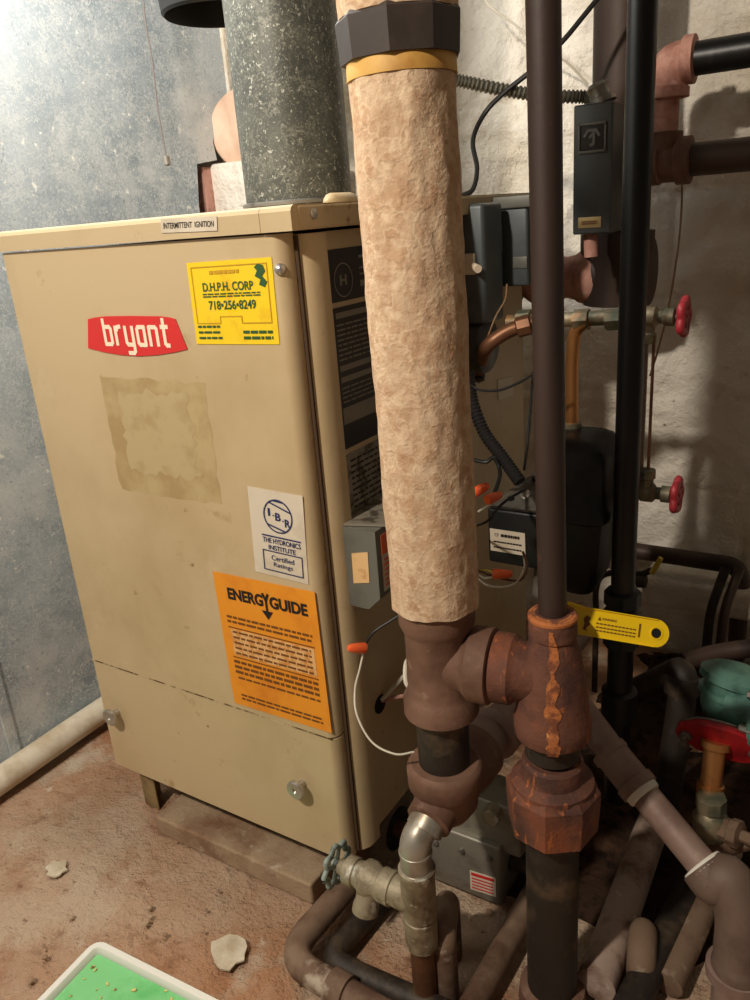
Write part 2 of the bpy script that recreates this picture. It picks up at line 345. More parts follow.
# galvanised sheet in front of the left wall
SX = -.76
def sp(x, y): return on(x, y, 0, SX)
def sheet_metal():
    bm = new()
    e = [sp(226, 0), sp(228, 60), sp(231, 100), sp(217, 118), sp(213, 142), sp(217, 160), sp(197, 164), sp(199, 206)]
    zt = 2.1; pts = [Vector((SX, -1.5, .01)), Vector((SX, -1.5, zt)), Vector((SX, e[0].y + .03, zt))] + e + [Vector((SX, e[-1].y + .01, .01))]
    prism(bm, pts, (-.004, 0, 0))
    # folded standing seam
    for yy in (-.02,):
        box(bm, (SX + .002, yy, 1.05), (.005, .022, 2.08), .002)
    return bm
tag(obj('metal_sheet', sheet_metal(), 'galv', smooth=False), 'tall galvanised metal sheet covering the left wall with mottled grey finish', 'metal sheet')

# pink disc plug and masonry patch beside the flue
bm = new(); c = on(249, 130, 1, .800)
lathe(bm, c, (.5, -.86, 0), [(-.012, .084), (-.004, .086), (0, .083), (.001, 0.0005)], 48)
tag(obj('round_plug', bm, 'wood', ang=30), 'round pinkish disc plugging the wall between metal sheet and flue', 'plug')
bm = new(); p0 = on(205, 166, 1, .745); p1 = on(280, 205, 1, .745)
box(bm, ((p0.x + p1.x) / 2 + .05, .790, p0.z - .12), (p1.x - p0.x + .10, .09, .24), .008)
for v in bm.verts: v.co += Vector((0, .004 * noise.noise(v.co * 14), .004 * noise.noise(v.co * 19)))
mb = tag(obj('masonry_block', bm, 'wall'), 'rough pale yellow masonry block beside the flue under the round plug', 'block')
bm = new(); box(bm, (p0.x - .010, .768, p0.z - .12), (.050, .10, .235), .004); lab(obj('brick_edge', bm, 'salmon', mb), 'orange broken brick edge')

bm = new(); box(bm, (-.773, .872, 1.66), (.040, .10, .90), .003)  # wall-coloured box added to brighten the strip past the sheet's end
struct(obj('trim_2', bm, 'wall'))

# white pipe along the foot of the sheet
bm = new(); sweep(bm, [(-.727, y, .034 + .002 * math.sin(y * 9)) for y in [(-1.2 + i * .08) for i in range(26)]], .025, 24)
tag(obj('floor_pipe', bm, 'whitepipe'), 'off-white painted pipe lying along the foot of the metal sheet', 'pipe')

# ================================================================== BOILER
ZB, ZT = .100, .940
boiler = thing('boiler', 'large beige enamelled boiler cabinet with red badge and orange energy label', 'boiler', (-.25, .3, 0))
YB = .66
def panel_front(z0, z1, x0=-.489, x1=-.012):
    bm = new()
    # outline in plan with rounded right edge
    pl = [(x0, .022), (x0, .004), (x0 + .004, 0), (x1 - .006, 0), (x1 - .002, .0012), (x1 + .003, .005), (x1 + .006, .012), (x1 + .006, .022)]
    prism(bm, [(x, y, z0) for x, y in pl], (0, 0, z1 - z0)); return bm
up = obj('front_panel', panel_front(.3055, ZT - .002), 'enamel', boiler, ang=30)
door = obj('access_door', panel_front(ZB, .3025), 'enamel', boiler, ang=30)
# worn bright edge along the joint
bm = new(); box(bm, (-.25, .0015, .304), (.476, .0036, .0012)); obj('panel_lip', bm, 'worn_edge', up)
# body / side jacket
bm = new()
pl = [(-.483, .022), (-.012, .022), (-.008, .024), (.001, .029), (.007, .038), (.009, .050), (.009, .062), (.006, .066), (-.004, .067), (-.004, YB), (-.483, YB)]
prism(bm, [(x, y, ZB + .002) for x, y in pl], (0, 0, ZT - ZB - .006))
body = obj('side_jacket', bm, 'enamel', boiler, ang=30)
bm = new(); box(bm, (-.005, .0232, .52), (.008, .003, .83)); obj('panel_gap', bm, 'gap_brown', body)
# lid
bm = new()
def lidpart(bm, x0, x1, y0=-.006, y1=YB + .005):
    z0, z1 = ZT, .9655
    pr = [(y0, z0), (y0, z1 - .006), (y0 + .002, z1 - .002), (y0 + .006, z1), (y1, z1), (y1, z0)]
    prism(bm, [(x0, y, z) for y, z in pr], (x1 - x0, 0, 0))
lidpart(bm, -.495, -.0265); lid = obj('lid', bm, 'enamel', boiler, smooth=False)
bm = new(); lidpart(bm, -.0255, .016, -.0065)
box(bm, (.012, .33, .9525), (.010, .65, .025), .003)
obj('lid_corner', bm, 'enamel', lid, smooth=False)
bm = new(); p = on(314, 214, 0, .018)
lathe(bm, (.017, p.y, .955), (1, 0, 0), [(0, .0055), (.002, .0055), (.004, .002)], 14); obj('screw', bm, 'knob', lid)
bm = new(); p = on(291, 269, 1, -.001)
lathe(bm, (-.0125, 0.003, p.z), (.5, -1, 0), [(0, .0065), (.003, .0062), (.006, .003), (.0065, .0005)], 18); obj('screw', bm, 'knob', up)
bm = new()
for px in ((320, 205), ): 
    p = on(330, 204, 1, .08); 
    lathe(bm, (.0, .08, .965), (0, 1, 0), [(0, .003), (.01, .011), (.05, .011), (.06, .003)], 12)
obj('lid_clip', bm, 'enamel', lid)
# knobs
for (px, py) in ((118, 712), (303, 783)):
    p = on(px, py, 1, 0.0); bm = new()
    lathe(bm, p, (0, -1, 0), [(-.002, .006), (.012, .0055), (.0125, .0125), (.0145, .0145), (.0185, .0145), (.0200, .0125), (.0195, .0042), (.017, .002)], 26)
    k = obj('knob', bm, 'knob', door)
# legs and dark base void
for (x, y) in ((-.466, .046), (-.452, .60), (-.035, .60)):
    bm = new(); box(bm, (x, y, .052), (.004, .035, .104), .001); box(bm, (x + .016, y - .017, .052), (.034, .003, .104), .001)
    obj('leg', bm, 'black_metal' if x > -.4 else 'enamel_edge', boiler)
bm = new(); box(bm, (-.03, .035, .05), (.03, .004, .10), .001); box(bm, (-.017, .05, .05), (.004, .03, .10), .001)
lab(obj('leg', bm, 'copper', boiler), 'rusty brown front leg near the hose valve')
bm = new(); box(bm, (-.24, .34, .098), (.46, .60, .006)); obj('base_pan', bm, 'black_metal', boiler)

fy = lambda x, y: on(x, y, 1, 0.0)
FN = (0, -1, 0)
# ignition strip on the lid
S = px_sheet((161, 219), (217, 216), (162, 233), 1, -.0065, FN)
bm = new(); S.rect(bm, 0, 0, 1, 1, 0.0002, .0006); st = lab(obj('strip_label', bm, 'white_label', lid), 'narrow off-white strip reading INTERMITTENT IGNITION')
bm = new(); S.text(bm, 'INTERMITTENT  IGNITION', .5, .5, .9, .42, .0012, .012); obj('lettering', bm, 'black_ink', st)
# red badge
S = px_sheet((89, 314), (189, 314), (89, 358), 1, 0, FN)
S.v = Vector((0, 0, S.v.z)); S.u = Vector((S.u.x, 0, 0))
def un(S, x, y):
    p = on(x, y, 1, 0) - S.o; return (p.x / S.u.x, p.z / S.v.z)
out = [(88.8, 319), (96, 317.3), (106, 316.2), (130, 315.8), (162, 316.2), (170, 317.3), (176, 319), (188, 349), (176, 352), (158, 354.8), (140, 356), (122, 354.8), (105, 352), (89, 348)]
bm = new(); S.poly(bm, [un(S, *q) for q in out], .0004, .0012); badge = lab(obj('badge', bm, 'red', up), 'red nameplate reading bryant in cream letters')
def bl(a, b): return (S2[0] + a * S2[2], S2[1] + b * S2[3])
lo, hi = un(S, 103, 321), un(S, 170, 346)
S2 = (lo[0], un(S, 130, 326)[1], (hi[0] - lo[0]) / 29.0, .0)
xh = .50  # x-height box
wU = abs(S.u.x); hU = abs(S.v.z)
cell = (hi[0] - lo[0]) / 25.2; ch = cell * wU / hU * 1.06
bx0 = lo[0]; by = un(S, 136, 347)[1] - .055
def L(pts, x): return [(bx0 + (x + a) * cell, by - b * ch) for a, b in pts]
bm = new(); wd = cell * wU * 1.12
S.stroke(bm, L([(0, 6.5), (0, 0), (2.3, 0), (2.8, .5), (2.8, 4), (2.3, 4.6), (0.5, 4.6)], 0.2), wd, .0018)
S.stroke(bm, L([(0, 0), (0, 4.6)], 5.0), wd, .0018); S.stroke(bm, L([(.5, 3.8), (1.0, 4.6), (2.0, 4.7)], 5.0), wd, .0018)
S.stroke(bm, L([(0, 4.6), (0, .6), (.5, 0), (2.6, 0)], 9.0), wd, .0018); S.stroke(bm, L([(2.8, 4.6), (2.8, -1.7), (2.3, -2.2), (.3, -2.2)], 9.0), wd, .0018)
S.stroke(bm, L([(2.8, 0), (.5, 0), (0, .5), (0, 4), (.5, 4.6), (2.8, 4.6), (2.8, 0)], 13.8), wd, .0018)
S.stroke(bm, L([(0, 0), (0, 4.6), (2.3, 4.6), (2.8, 4.1), (2.8, 0)], 18.6), wd, .0018)
S.stroke(bm, L([(0, 6.6), (0, .5), (.5, 0), (1.4, 0)], 24.2), wd, .0018); S.stroke(bm, L([(-.9, 4.7), (1.4, 4.7)], 24.2), wd, .0018)
obj('lettering', bm, 'cream', badge)
# glue residue rectangle
def blob(bm, S, a0, b0, a1, b1, n, jit, seed, h):
    rd = random.Random(seed); pts = []
    for k in range(n): pts.append((a0 + (a1 - a0) * k / n, b0 + rd.uniform(-jit, jit)))
    for k in range(n): pts.append((a1 + rd.uniform(-jit, jit), b0 + (b1 - b0) * k / n))
    for k in range(n): pts.append((a1 - (a1 - a0) * k / n, b1 + rd.uniform(-jit, jit)))
    for k in range(n): pts.append((a0 + rd.uniform(-jit, jit), b1 - (b1 - b0) * k / n))
    S.poly(bm, pts, h, .0001)
S = px_sheet((100, 377), (200, 378), (124, 500), 1, 0, FN)
S.u = on(204, 384, 1, 0) - S.o; S.v = on(118, 488, 1, 0) - S.o; S.v.x = 0; S.u.z = 0
bm = new(); blob(bm, S, 0, 0, 1, 1, 12, .015, 3, .0001); g = lab(obj('glue_residue', bm, 'residue', up), 'brownish rectangle of old glue under the badge')
bm = new(); blob(bm, S, .16, .10, .84, .8, 14, .035, 5, .00035); obj('bare_patch', bm, 'residue_core', g)
# yellow service sticker
S = px_sheet((187, 263), (272, 257), (197.5, 344), 1, 0, FN)
bm = new(); S.rect(bm, 0, 0, 1, 1, .0003, .0008); y = lab(obj('service_sticker', bm, 'yellow', up), 'bright yellow contractor sticker with green print')
bm = new(); S.text(bm, 'D.H.P.H. CORP', .47, .30, .60, .105, .0018, .02); S.text(bm, '718\u2022256\u20228249', .50, .52, .56, .11, .0018, .02)
S.lines(bm, .16, .84, .385, .415, 2, .5, 3)
obj('lettering', bm, 'green_ink', y)
bm = new(); S.lines(bm, .05, .34, .78, .92, 3, .38, 4); obj('fine_print', bm, 'green_ink', y)
bm = new(); S.lines(bm, .60, .94, .85, .92, 2, .5, 5); obj('fine_print', bm, 'green_ink', y)
bm = new(); S.poly(bm, [(.80, .10), (.84, .06), (.90, .08), (.92, .15), (.88, .20), (.93, .27), (.90, .33), (.84, .30), (.86, .24), (.80, .20), (.83, .14)], .0016, .0003); obj('emblem', bm, 'green_ink', y)
bm = new()
S.stroke(bm, [(.05, .06), (.94, .06), (.94, .74), (.60, .74), (.60, .66), (.34, .66), (.34, .74), (.05, .74)], .0011, .0014, True)
S.lines(bm, .27, .62, .13, .13, 1, .02, 8); obj('print_border', bm, 'yellow_dk', y)
# hydronics certification sticker
S = px_sheet((248, 486), (303, 496), (256, 571), 1, 0, FN)
bm = new(); S.rect(bm, 0, 0, 1, 1, .0003, .0008); y = lab(obj('certification_sticker', bm, 'white_label', up), 'off-white certified ratings sticker with blue ring emblem')
bm = new(); asp = S.u.length / S.v.length; cx, cy, rr = .53, .28, .255
circ = [(cx + rr * math.cos(t * math.pi / 16), cy + rr * asp * math.sin(t * math.pi / 16)) for t in range(32)]
S.stroke(bm, circ, .0017, .0016, True)
def onc(t): return (cx + rr * math.cos(t), cy + rr * asp * math.sin(t))
S.stroke(bm, [onc(-2.2), onc(-.35)], .0018); S.stroke(bm, [onc(2.55), onc(1.05)], .0018); S.stroke(bm, [onc(-1.9), onc(-1.1)], .0014)
for t, a, b in (('I', .37, .245), ('B', .53, .285), ('R', .70, .34)): S.text(bm, t, a, b, .10 if t != 'I' else .04, .09, .0018, .03)
for a, b in ((.45, .275), (.62, .32)): S.rect(bm, a - .012, b - .006, a + .012, b + .006, .0018)
S.rect(bm, .20, .515, .92, .53); S.text(bm, 'THE HYDRONICS', .56, .575, .70, .06, .0018, .02); S.text(bm, 'INSTITUTE', .56, .655, .5, .055, .0018, .02)
S.stroke(bm, [(.20, .70), (.92, .70), (.92, .93), (.20, .93)], .0012, .0018, True)
S.text(bm, 'Certified', .56, .775, .42, .06, .0018, .01); S.text(bm, 'Ratings', .56, .86, .36, .065, .0018, .01)
obj('lettering', bm, 'blue_ink', y)
# energy label
S = px_sheet((213, 571), (315, 592), (238, 704), 1, 0, FN)
S.v = (on(238, 704, 1, 0) - on(213, 571, 1, 0)) * .5 + (on(329, 731, 1, 0) - on(315, 592, 1, 0)) * .5
bm = new(); S.rect(bm, 0, 0, 1, 1, .0003, .0008); y = lab(obj('energy_sticker', bm, 'orange', up), 'tall orange energy guide sticker with black heading')
bm = new()
S.text(bm, 'ENERG', .31, .135, .36, .085, .0018, .04); S.text(bm, 'GUIDE', .735, .135, .36, .085, .0018, .04)
S.stroke(bm, [(.495, .085), (.52, .13), (.52, .22)], .0035); S.stroke(bm, [(.545, .085), (.52, .13)], .0035)
S.poly(bm, [(.465, .205), (.575, .205), (.52, .265)], .0016, .0003)
obj('lettering', bm, 'black_ink', y)
bm = new(); S.rect(bm, .10, .40, .93, .60, .0013, .0003); z = obj('faded_panel', bm, 'orange_pale', y)
bm = new(); S.lines(bm, .08, .93, .31, .345, 2, .45, 7); S.lines(bm, .12, .90, .42, .58, 5, .35, 8); S.lines(bm, .08, .93, .65, .73, 3, .5, 9)
S.lines(bm, .10, .93, .775, .775, 1, .007, 10); S.lines(bm, .10, .93, .91, .94, 2, .45, 11); S.rect(bm, .08, .385, .94, .392); S.rect(bm, .08, .612, .94, .619)
obj('fine_print', bm, 'brown_ink', y)
# rating plates on the side
SN = (1, 0, 0)
def side(px, py, x=.0125): return on(px, py, 0, x)
def splate(name, y0, y1, z0, z1, m, lb, x=-.0038):
    S = Sheet((x, y0, z1), (x, y1, z1), (x, y0, z0), SN); bm = new()
    q = .03; pts = [(q, 0), (1 - q, 0), (1, q), (1, 1 - q), (1 - q, 1), (q, 1), (0, 1 - q), (0, q)]
    S.poly(bm, pts, .0004, .0010); return S, lab(obj(name, bm, m, body), lb)
a = side(328, 250, -.0038); b_ = side(332, 304, -.0038)
pz = lambda x, y: side(x, y, -.0038)
y0 = .071
S, pl1 = splate('rating_plate', y0, .27, pz(329, 304).z, pz(327, 250).z, 'plate_black', 'small black maker plate with round emblem')
bm = new(); asp = S.u.length / S.v.length
S.stroke(bm, [(.17 + .095 * math.cos(t * math.pi / 12), .60 + .095 * asp * math.sin(t * math.pi / 12)) for t in range(24)], .0012, .0018, True)
S.text(bm, 'H', .17, .60, .07, .20, .0018, .03); S.lines(bm, .35, .85, .20, .20, 1, .03, 2); S.lines(bm, .35, .92, .42, .54, 2, .3, 3); S.rect(bm, .35, .66, .6, .78)
obj('lettering', bm, 'plate_ink', pl1)
S, pl2 = splate('rating_plate', y0 + .002, .27, pz(340, 452).z, pz(331, 309).z, 'plate_black', 'tall black data plate with rows of print')
bm = new(); S.rect(bm, .05, .035, .9, .075); S.lines(bm, .05, .95, .12, .36, 8, .32, 5); S.rect(bm, .05, .40, .42, .44); S.rect(bm, .5, .40, .8, .44); S.rect(bm, .05, .48, .42, .52); S.lines(bm, .05, .95, .56, .66, 4, .3, 6); S.rect(bm, .04, .70, .96, .82)
obj('lettering', bm, 'plate_ink', pl2)
S, pl3 = splate('rating_plate', y0 + .006, .27, pz(348, 518).z, pz(342, 457).z, 'plate_grey', 'grey metal plate with worn dark print')
bm = new(); S.lines(bm, .05, .95, .12, .88, 9, .35, 9); obj('lettering', bm, 'black_ink', pl3)
# side openings
bm = new(); p = pz(398, 828); lathe(bm, p, (1, 0, 0), [(-.001, .034), (.0012, .034)], 32); obj('gas_opening', bm, 'void', body)
bm = new(); p = pz(380, 704); lathe(bm, p, (1, 0, 0), [(-.001, .014), (.0012, .014)], 24)
obj('wire_opening', bm, 'void', body)
for q in ((393, 700), (397, 672)):
    bm = new(); sweep(bm, spline([pz(379, 700) + Vector((.004, 0, 0)), pz(q[0], q[1] - 10) + Vector((.03, 0, 0)), pz(q[0] + 16, q[1] - 10) + Vector((.045, 0, 0))]), .0032, 8)
    obj('wire', bm, 'salmon' if q[0] == 393 else 'wire_white', body)
# beige rear side: small white tag
bm = new(); S = px_sheet((497, 380), (512, 376), (498, 400), 0, -.0038, SN); S.rect(bm, 0, 0, 1, 1, .0003, .0008); obj('rear_tag', bm, 'white_label', body)
bm = new(); p = pz(470, 345); lathe(bm, (-.004, p.y, p.z), (1, 0, 0), [(0, .042), (.03, .042), (.034, .036), (.035, .001)], 32)
obj('side_boss', bm, 'darkgrey', body)

# ---- flue
bm = new(); fx, fyy = -.2, .30
lathe(bm, (fx, fyy, .955), (0, 0, 1), [(0, .0765), (1.2, .0765)], 64)
fl_t = thing('flue_pipe', 'wide mottled grey galvanised flue pipe rising from the boiler lid', 'flue pipe', (fx, fyy, .96))
obj('duct', bm, 'flue', fl_t)
bm = new(); lathe(bm, (fx, fyy, .972), (0, 0, 1), [(0, .082), (.004, .082), (.006, .078)], 64); obj('collar', bm, 'zinc', fl_t)
bm = new(); q = on(206, 16, 1, .42)
lathe(bm, (-.425, .44, q.z + .002), (0, 0, 1), [(.39, .088), (.006, .088), (0, .090), (.004, .094), (.05, .097), (.40, .097)], 56)
tag(obj('smoke_pipe', bm, 'black_metal'), 'black metal duct end hanging above and behind the galvanised flue', 'duct')

# ---- pull chain
bm = new(); pc = spline([D(141, -40, 1.42), D(145, 18, 1.42), D(152, 60, 1.42), D(158, 110, 1.42), D(166, 156, 1.42)], 8)
sweep(bm, pc, .0016, 8)
pt = thing('pull_cord', 'thin grey hanging cord with small metal tip in front of metal sheet', 'cord', D(166, 156, 1.42)); obj('cord', bm, 'wire_grey', pt)
bm = new(); lathe(bm, D(166, 155, 1.42), (0.02, 0, -1), [(0, .003), (.002, .0065), (.016, .0065), (.018, .004)], 14); obj('tip', bm, 'knob', pt)

# ---- block under boiler
bm = new(); a = on(160, 800, 2, .0); 
box(bm, (-.232, .063, .019), (.32, .15, .038), .004)
for v in bm.verts: v.co += Vector((0, .004 * noise.noise(v.co * 20), .003 * noise.noise(v.co * 30)))
tag(obj('concrete_block', bm, 'concrete_block', smooth=False), 'long dusty concrete block lying on the floor under the boiler', 'concrete block')

# ================================================================== CONTROLS ON THE SIDE
def wirenut(p, d, label, grp='orange wire nuts'):
    bm = new(); n = 12; a, b, dd = frame(d)
    lathe(bm, p, d, [(0, .0062), (.002, .0068), (.014, .0060), (.022, .0046), (.024, .003)], 14)
    return tag(obj('wire_nut', bm, 'wirenut'), label, 'wire nut', grp)
# lower grey relay box
rb = thing('relay_box', 'small grey steel junction box on boiler side with tan sticker', 'junction box', on(350, 560, 0, 0))
y0 = .043; zt = on(343, 527, 1, y0).z; zb = on(345, 604, 1, y0).z
x1 = on(377, 560, 1, y0).x
bm = new(); xs0 = on(342, 560, 1, y0).x
prism(bm, [(xs0, y0, zt), (x1, y0, zt), (x1, y0, zb + .018), (x1 - .018, y0, zb), (xs0, y0, zb)], (0, .085, 0))
obj('box_body', bm, 'greybox', rb, smooth=False)
bm = new(); S = Sheet(on(352, 553, 1, y0), on(368, 552, 1, y0), on(354, 583, 1, y0), FN); S.rect(bm, 0, 0, 1, 1, .0004, .0006); obj('sticker', bm, 'tan_label', rb)
S = Sheet((x1, y0 + .01, zt - .008), (x1, y0 + .075, zt - .008), (x1, y0 + .01, zb + .024), SN)
bm = new(); S.rect(bm, 0, 0, 1, 1, .0004, .0006); lb_ = obj('side_label', bm, 'white_label', rb)
bm = new(); S.rect(bm, 0, 0, 1, .35, .0014, .0003); S.lines(bm, .06, .9, .45, .9, 6, .4, 3); obj('print', bm, 'wirenut', lb_)
bm = new(); prism(bm, [(xs0, y0, zt + .001), (x1 + .012, y0 + .02, zt + .001), (x1 + .03, y0 + .09, zt + .001), (xs0, y0 + .09, zt + .001)], (0, 0, .003)); obj('cover_flange', bm, 'plate_grey', rb)

# switch boxes up by the lid
sb = thing('switch_box', 'grey switch box with white toggle on boiler side behind insulated pipe', 'switch box', (.0, .43, .85))
yy = .33
def yplane_box(bm, pxs, y, dy, bev=.003):
    (l, t), (r, b) = pxs; p = on(l, t, 1, y); q = on(r, b, 1, y)
    box(bm, ((p.x + q.x) / 2, y + dy / 2, (p.z + q.z) / 2), (abs(q.x - p.x), dy, abs(p.z - q.z)), bev); return p, q
bm = new(); yplane_box(bm, ((446, 206), (486, 325)), .41, .07, .006); obj('box_body', bm, 'bluegrey', sb)
bm = new(); p = on(470, 264, 1, .41); box(bm, p - Vector((0, .003, 0)), (.020, .006, .030), .002); obj('toggle_plate', bm, 'white_label', sb)
bm = new(); cyl(bm, p, p + Vector((.022, -.020, -.006)), .0045, 12, .006); obj('toggle', bm, 'cream', sb)
tb = thing('transformer_box', 'grey rectangular control box with narrow slot beside the white toggle', 'control box', (.0, .52, .86))
bm = new(); p, q = yplane_box(bm, ((476, 203), (528, 286)), .50, .11, .004); obj('box_body', bm, 'bluegrey', tb)
bm = new(); yplane_box(bm, ((474, 199), (530, 207)), .495, .12, .002); obj('lid', bm, 'greybox', tb)
bm = new(); yplane_box(bm, ((496, 226), (502, 252)), .4985, .002, .0005); s_ = obj('slot', bm, 'white_label', tb)
bm = new(); yplane_box(bm, ((498.5, 229), (501, 249)), .4978, .002, .0003); obj('slot_opening', bm, 'void', s_)
bm = new(); yplane_box(bm, ((513, 257), (527, 268)), .4985, .002, .0005); obj('name_tag', bm, 'greybox', tb)
# cables below them
bm = new(); yplane_box(bm, ((480, 285), (494, 308)), .50, .03, .003)
sweep(bm, [on(487, 300, 1, .51), on(484, 330, 1, .49), on(479, 380, 1, .45)], .009, 12); tag(obj('conduit', bm, 'wire_black'), 'black conduit dropping below the grey control box', 'conduit')
bm = new(); pth = spline([D(468, 372, 1.14), D(472, 400, 1.13), D(484, 432, 1.12), D(503, 458, 1.10), D(520, 482, 1.08)], 18)
sweep(bm, pth, .009, 12, rf=lambda t, i: .0095 if i % 2 else .0075)
tag(obj('flexible_conduit', bm, 'dark_armor'), 'ribbed black flexible conduit curving down to black control', 'conduit')
def wire(name, pts, r, m, label, n=8, cat='wire'):
    bm = new(); sweep(bm, spline(pts, n), r, 8); return tag(obj(name, bm, m), label, cat)
wire('wire', [D(470, 384, 1.13), D(480, 390, 1.12), D(500, 390, 1.1), D(520, 382, 1.08), D(540, 370, 1.06)], .0018, 'wire_black', 'thin black wire bowing right across the beige boiler side')
wire('wire', [D(533, 372, 1.09), D(531, 400, 1.08), D(528, 440, 1.08), D(524, 470, 1.06)], .0018, 'wire_black', 'thin black wire hanging down beside the brown riser pipe')
wire('wire', [D(474, 460, 1.1), D(486, 462, 1.09), D(494, 458, 1.09), D(500, 474, 1.08), D(492, 500, 1.0)], .0028, 'wire_black', 'black wire looping behind the insulated pipe above orange wire nuts')
wire('wire', [D(507, 284, 1.16), D(505, 300, 1.17), D(496, 316, 1.18), D(488, 336, 1.18)], .0014, 'wire_tan', 'thin tan wire under the grey control box')

# ================================================================== INSULATED PIPE (A)
AX, AY = .159, -.005
def az(z, lean=.010): return Vector((AX - (max(z, .53) - .53) * lean, AY, z))
ip = thing('insulated_pipe', 'thick tan canvas insulated pipe with dark rubber coupling at top', 'insulated pipe', (AX, AY, .53))
rings = 220; seg = 96; bm = new(); prev = None; z0, z1 = .545, 1.060
for i in range(rings + 1):
    t = i / rings; z = z0 + (z1 - z0) * t; c = az(z); cur = []
    for k in range(seg):
        th = 2 * math.pi * k / seg; dv = Vector((math.cos(th), math.sin(th), 0))
        q = Vector((dv.x * 2.2, dv.y * 2.2, z * 16))
        r = .0475 + .0016 * noise.noise(q) + .0011 * noise.noise(q * 2.7) + .0007 * abs(noise.noise(Vector((dv.x * 5, dv.y * 5, z * 60))))
        zz = z
        if i == 0: zz += .0022 * noise.noise(Vector((dv.x * 3, dv.y * 3, 9.1))) ; 
        cur.append(bm.verts.new(c + dv * r + Vector((0, 0, zz - z))))
    if prev:
        for k in range(seg): bm.faces.new((prev[k], prev[(k + 1) % seg], cur[(k + 1) % seg], cur[k]))
    else: bm.faces.new(list(reversed(cur)))
    prev = cur
bm.faces.new(prev)
obj('insulation', bm, 'canvas', ip, ang=80)
d = (az(1.2) - az(.6)).normalized()
bm = new(); lathe(bm, az(1.060), d, [(0, .0490), (.0145, .0488), (.0225, .044)], 64); obj('end_band', bm, 'kraft', ip)
bm = new(); lathe(bm, az(1.0655), d, [(0, .040), (.003, .0475), (.008, .0475), (.0085, .0535), (.0405, .0555), (.044, .053), (.046, .050)], 9, ph=.35)
obj('coupling', bm, 'rubber', ip, smooth=False)
bm = new(); lathe(bm, az(1.107), d, [(0, .044), (.001, .052), (.012, .0525), (.045, .0525)], 64)
ZH = 1.290
cyl(bm, az(1.150), az(ZH), .0525, 64)
lathe(bm, (.030, AY, ZH), (1, 0, 0), [(0, .02), (.006, .05), (.022, .074), (.045, .084), (1.1, .085)], 64)
obj('upper_insulation', bm, 'canvas', ip)

# ---- brown tee assembly under it
Zh = .474
te = thing('pipe_tee', 'brown cast iron tee and fittings below the insulated pipe', 'pipe fitting', (AX, AY, .40))
A0 = Vector((AX, AY, 0))
bm = new()
lathe(bm, A0 + Vector((0, 0, .405)), (0, 0, 1), [(0, .038), (.002, .0435), (.020, .0435), (.026, .040), (.034, .037), (.105, .037), (.112, .040), (.118, .0425), (.138, .0425)], 40)
lathe(bm, (AX, AY, Zh), (1, .16, 0), [(0, .034), (.030, .034), (.036, .038), (.040, .0425), (.062, .0425), (.064, .038)], 40)
obj('tee_body', bm, 'brown_fit', te)
BX, BY = .285, .015
dh = Vector((BX - AX, BY - AY, 0)).normalized()
bm = new(); cyl(bm, (AX + dh.x * .05, AY + dh.y * .05, Zh), (AX + dh.x * .10, AY + dh.y * .10, Zh), .030, 32); obj('cross_nipple', bm, 'brown_fit', te)
bm = new(); cyl(bm, A0 + Vector((0, 0, .335)), A0 + Vector((0, 0, .410)), .0305, 36)
obj('nipple', bm, 'dirty_pipe', te)
# reducing tee C, run going back, outlet to the front
ZC = .300
bm = new()
lathe(bm, A0 + Vector((0, 0, ZC - .045)), (0, 0, 1), [(0, .012), (.004, .028), (.020, .038), (.045, .041), (.050, .045), (.072, .0455), (.077, .0435), (.080, .040), (.080, .032)], 40)
lathe(bm, (AX, AY, ZC - .005), (0.05, 1, .02), [(0, .034), (.03, .036), (.040, .0375), (.050, .0385), (.078, .0385), (.080, .033)], 40)
lathe(bm, (AX, AY, ZC - .008), (-.05, -1, -.35), [(0, .034), (.028, .028), (.032, .0275), (.046, .0275), (.048, .024)], 32)
obj('reducing_tee', bm, 'brown_fit', te)
bm = new(); sweep(bm, [(AX + .003, AY + .07, ZC - .002), (AX + .012, AY + .26, ZC), (AX + .02, AY + .46, ZC)], .029, 28); lathe(bm, (AX + .006, AY + .11, ZC), (.05, 1, 0), [(0, .033), (.004, .040), (.040, .040), (.044, .033)], 32)
lab(obj('return_run', bm, 'pinkpipe', te), 'grey-pink pipe run going back from the lower tee')

# ---- drain assembly (silver elbow, tee, hose valve, copper tail)
dv = thing('drain_valve', 'dull brass drain valve with pale handwheel below the brown tee', 'valve', (.150, -.085, 0))
DX, DY = .150, -.070
Ztee = .175
p0 = Vector((AX - .002, AY - .036, ZC - .02)); p1 = Vector((DX, DY - .003, ZC - .045)); p2 = Vector((DX, DY, .215))
bm = new(); sweep(bm, rounded([p0, Vector((DX, DY - .001, ZC - .034)), p2 + Vector((0, 0, -.0))], .045, 12), .0185, 28)
lathe(bm, p0, p1 - p0, [(0, .022), (.018, .0225), (.020, .0195)], 28)
for zz in (.247, .222): lathe(bm, (DX, DY, zz), (0, 0, 1), [(0, .0185), (.001, .0198), (.004, .0198), (.005, .0185)], 28)
obj('elbow', bm, 'solder', dv)
bm = new(); lathe(bm, (DX, DY, .105), (0, 0, 1), [(0, .0165), (.001, .0195), (.012, .0200), (.045, .0200), (.046, .0190), (.050, .0190), (.051, .0210), (.112, .0210), (.114, .0222), (.120, .0222), (.121, .0185)], 32)
lathe(bm, (DX, DY, Ztee), (-1, 0, 0), [(0, .0195), (.034, .0195), (.035, .0215), (.040, .0215), (.041, .019)], 28)
obj('tee', bm, 'brass_dull', dv)
bm = new(); lathe(bm, (DX - .036, DY, Ztee), (-1, 0, 0), [(0, .0175), (.004, .021), (.016, .021), (.018, .0185), (.022, .0185), (.030, .0225), (.040, .0225), (.044, .018), (.052, .016), (.053, .0185), (.066, .0185), (.068, .012), (.078, .010)], 28)
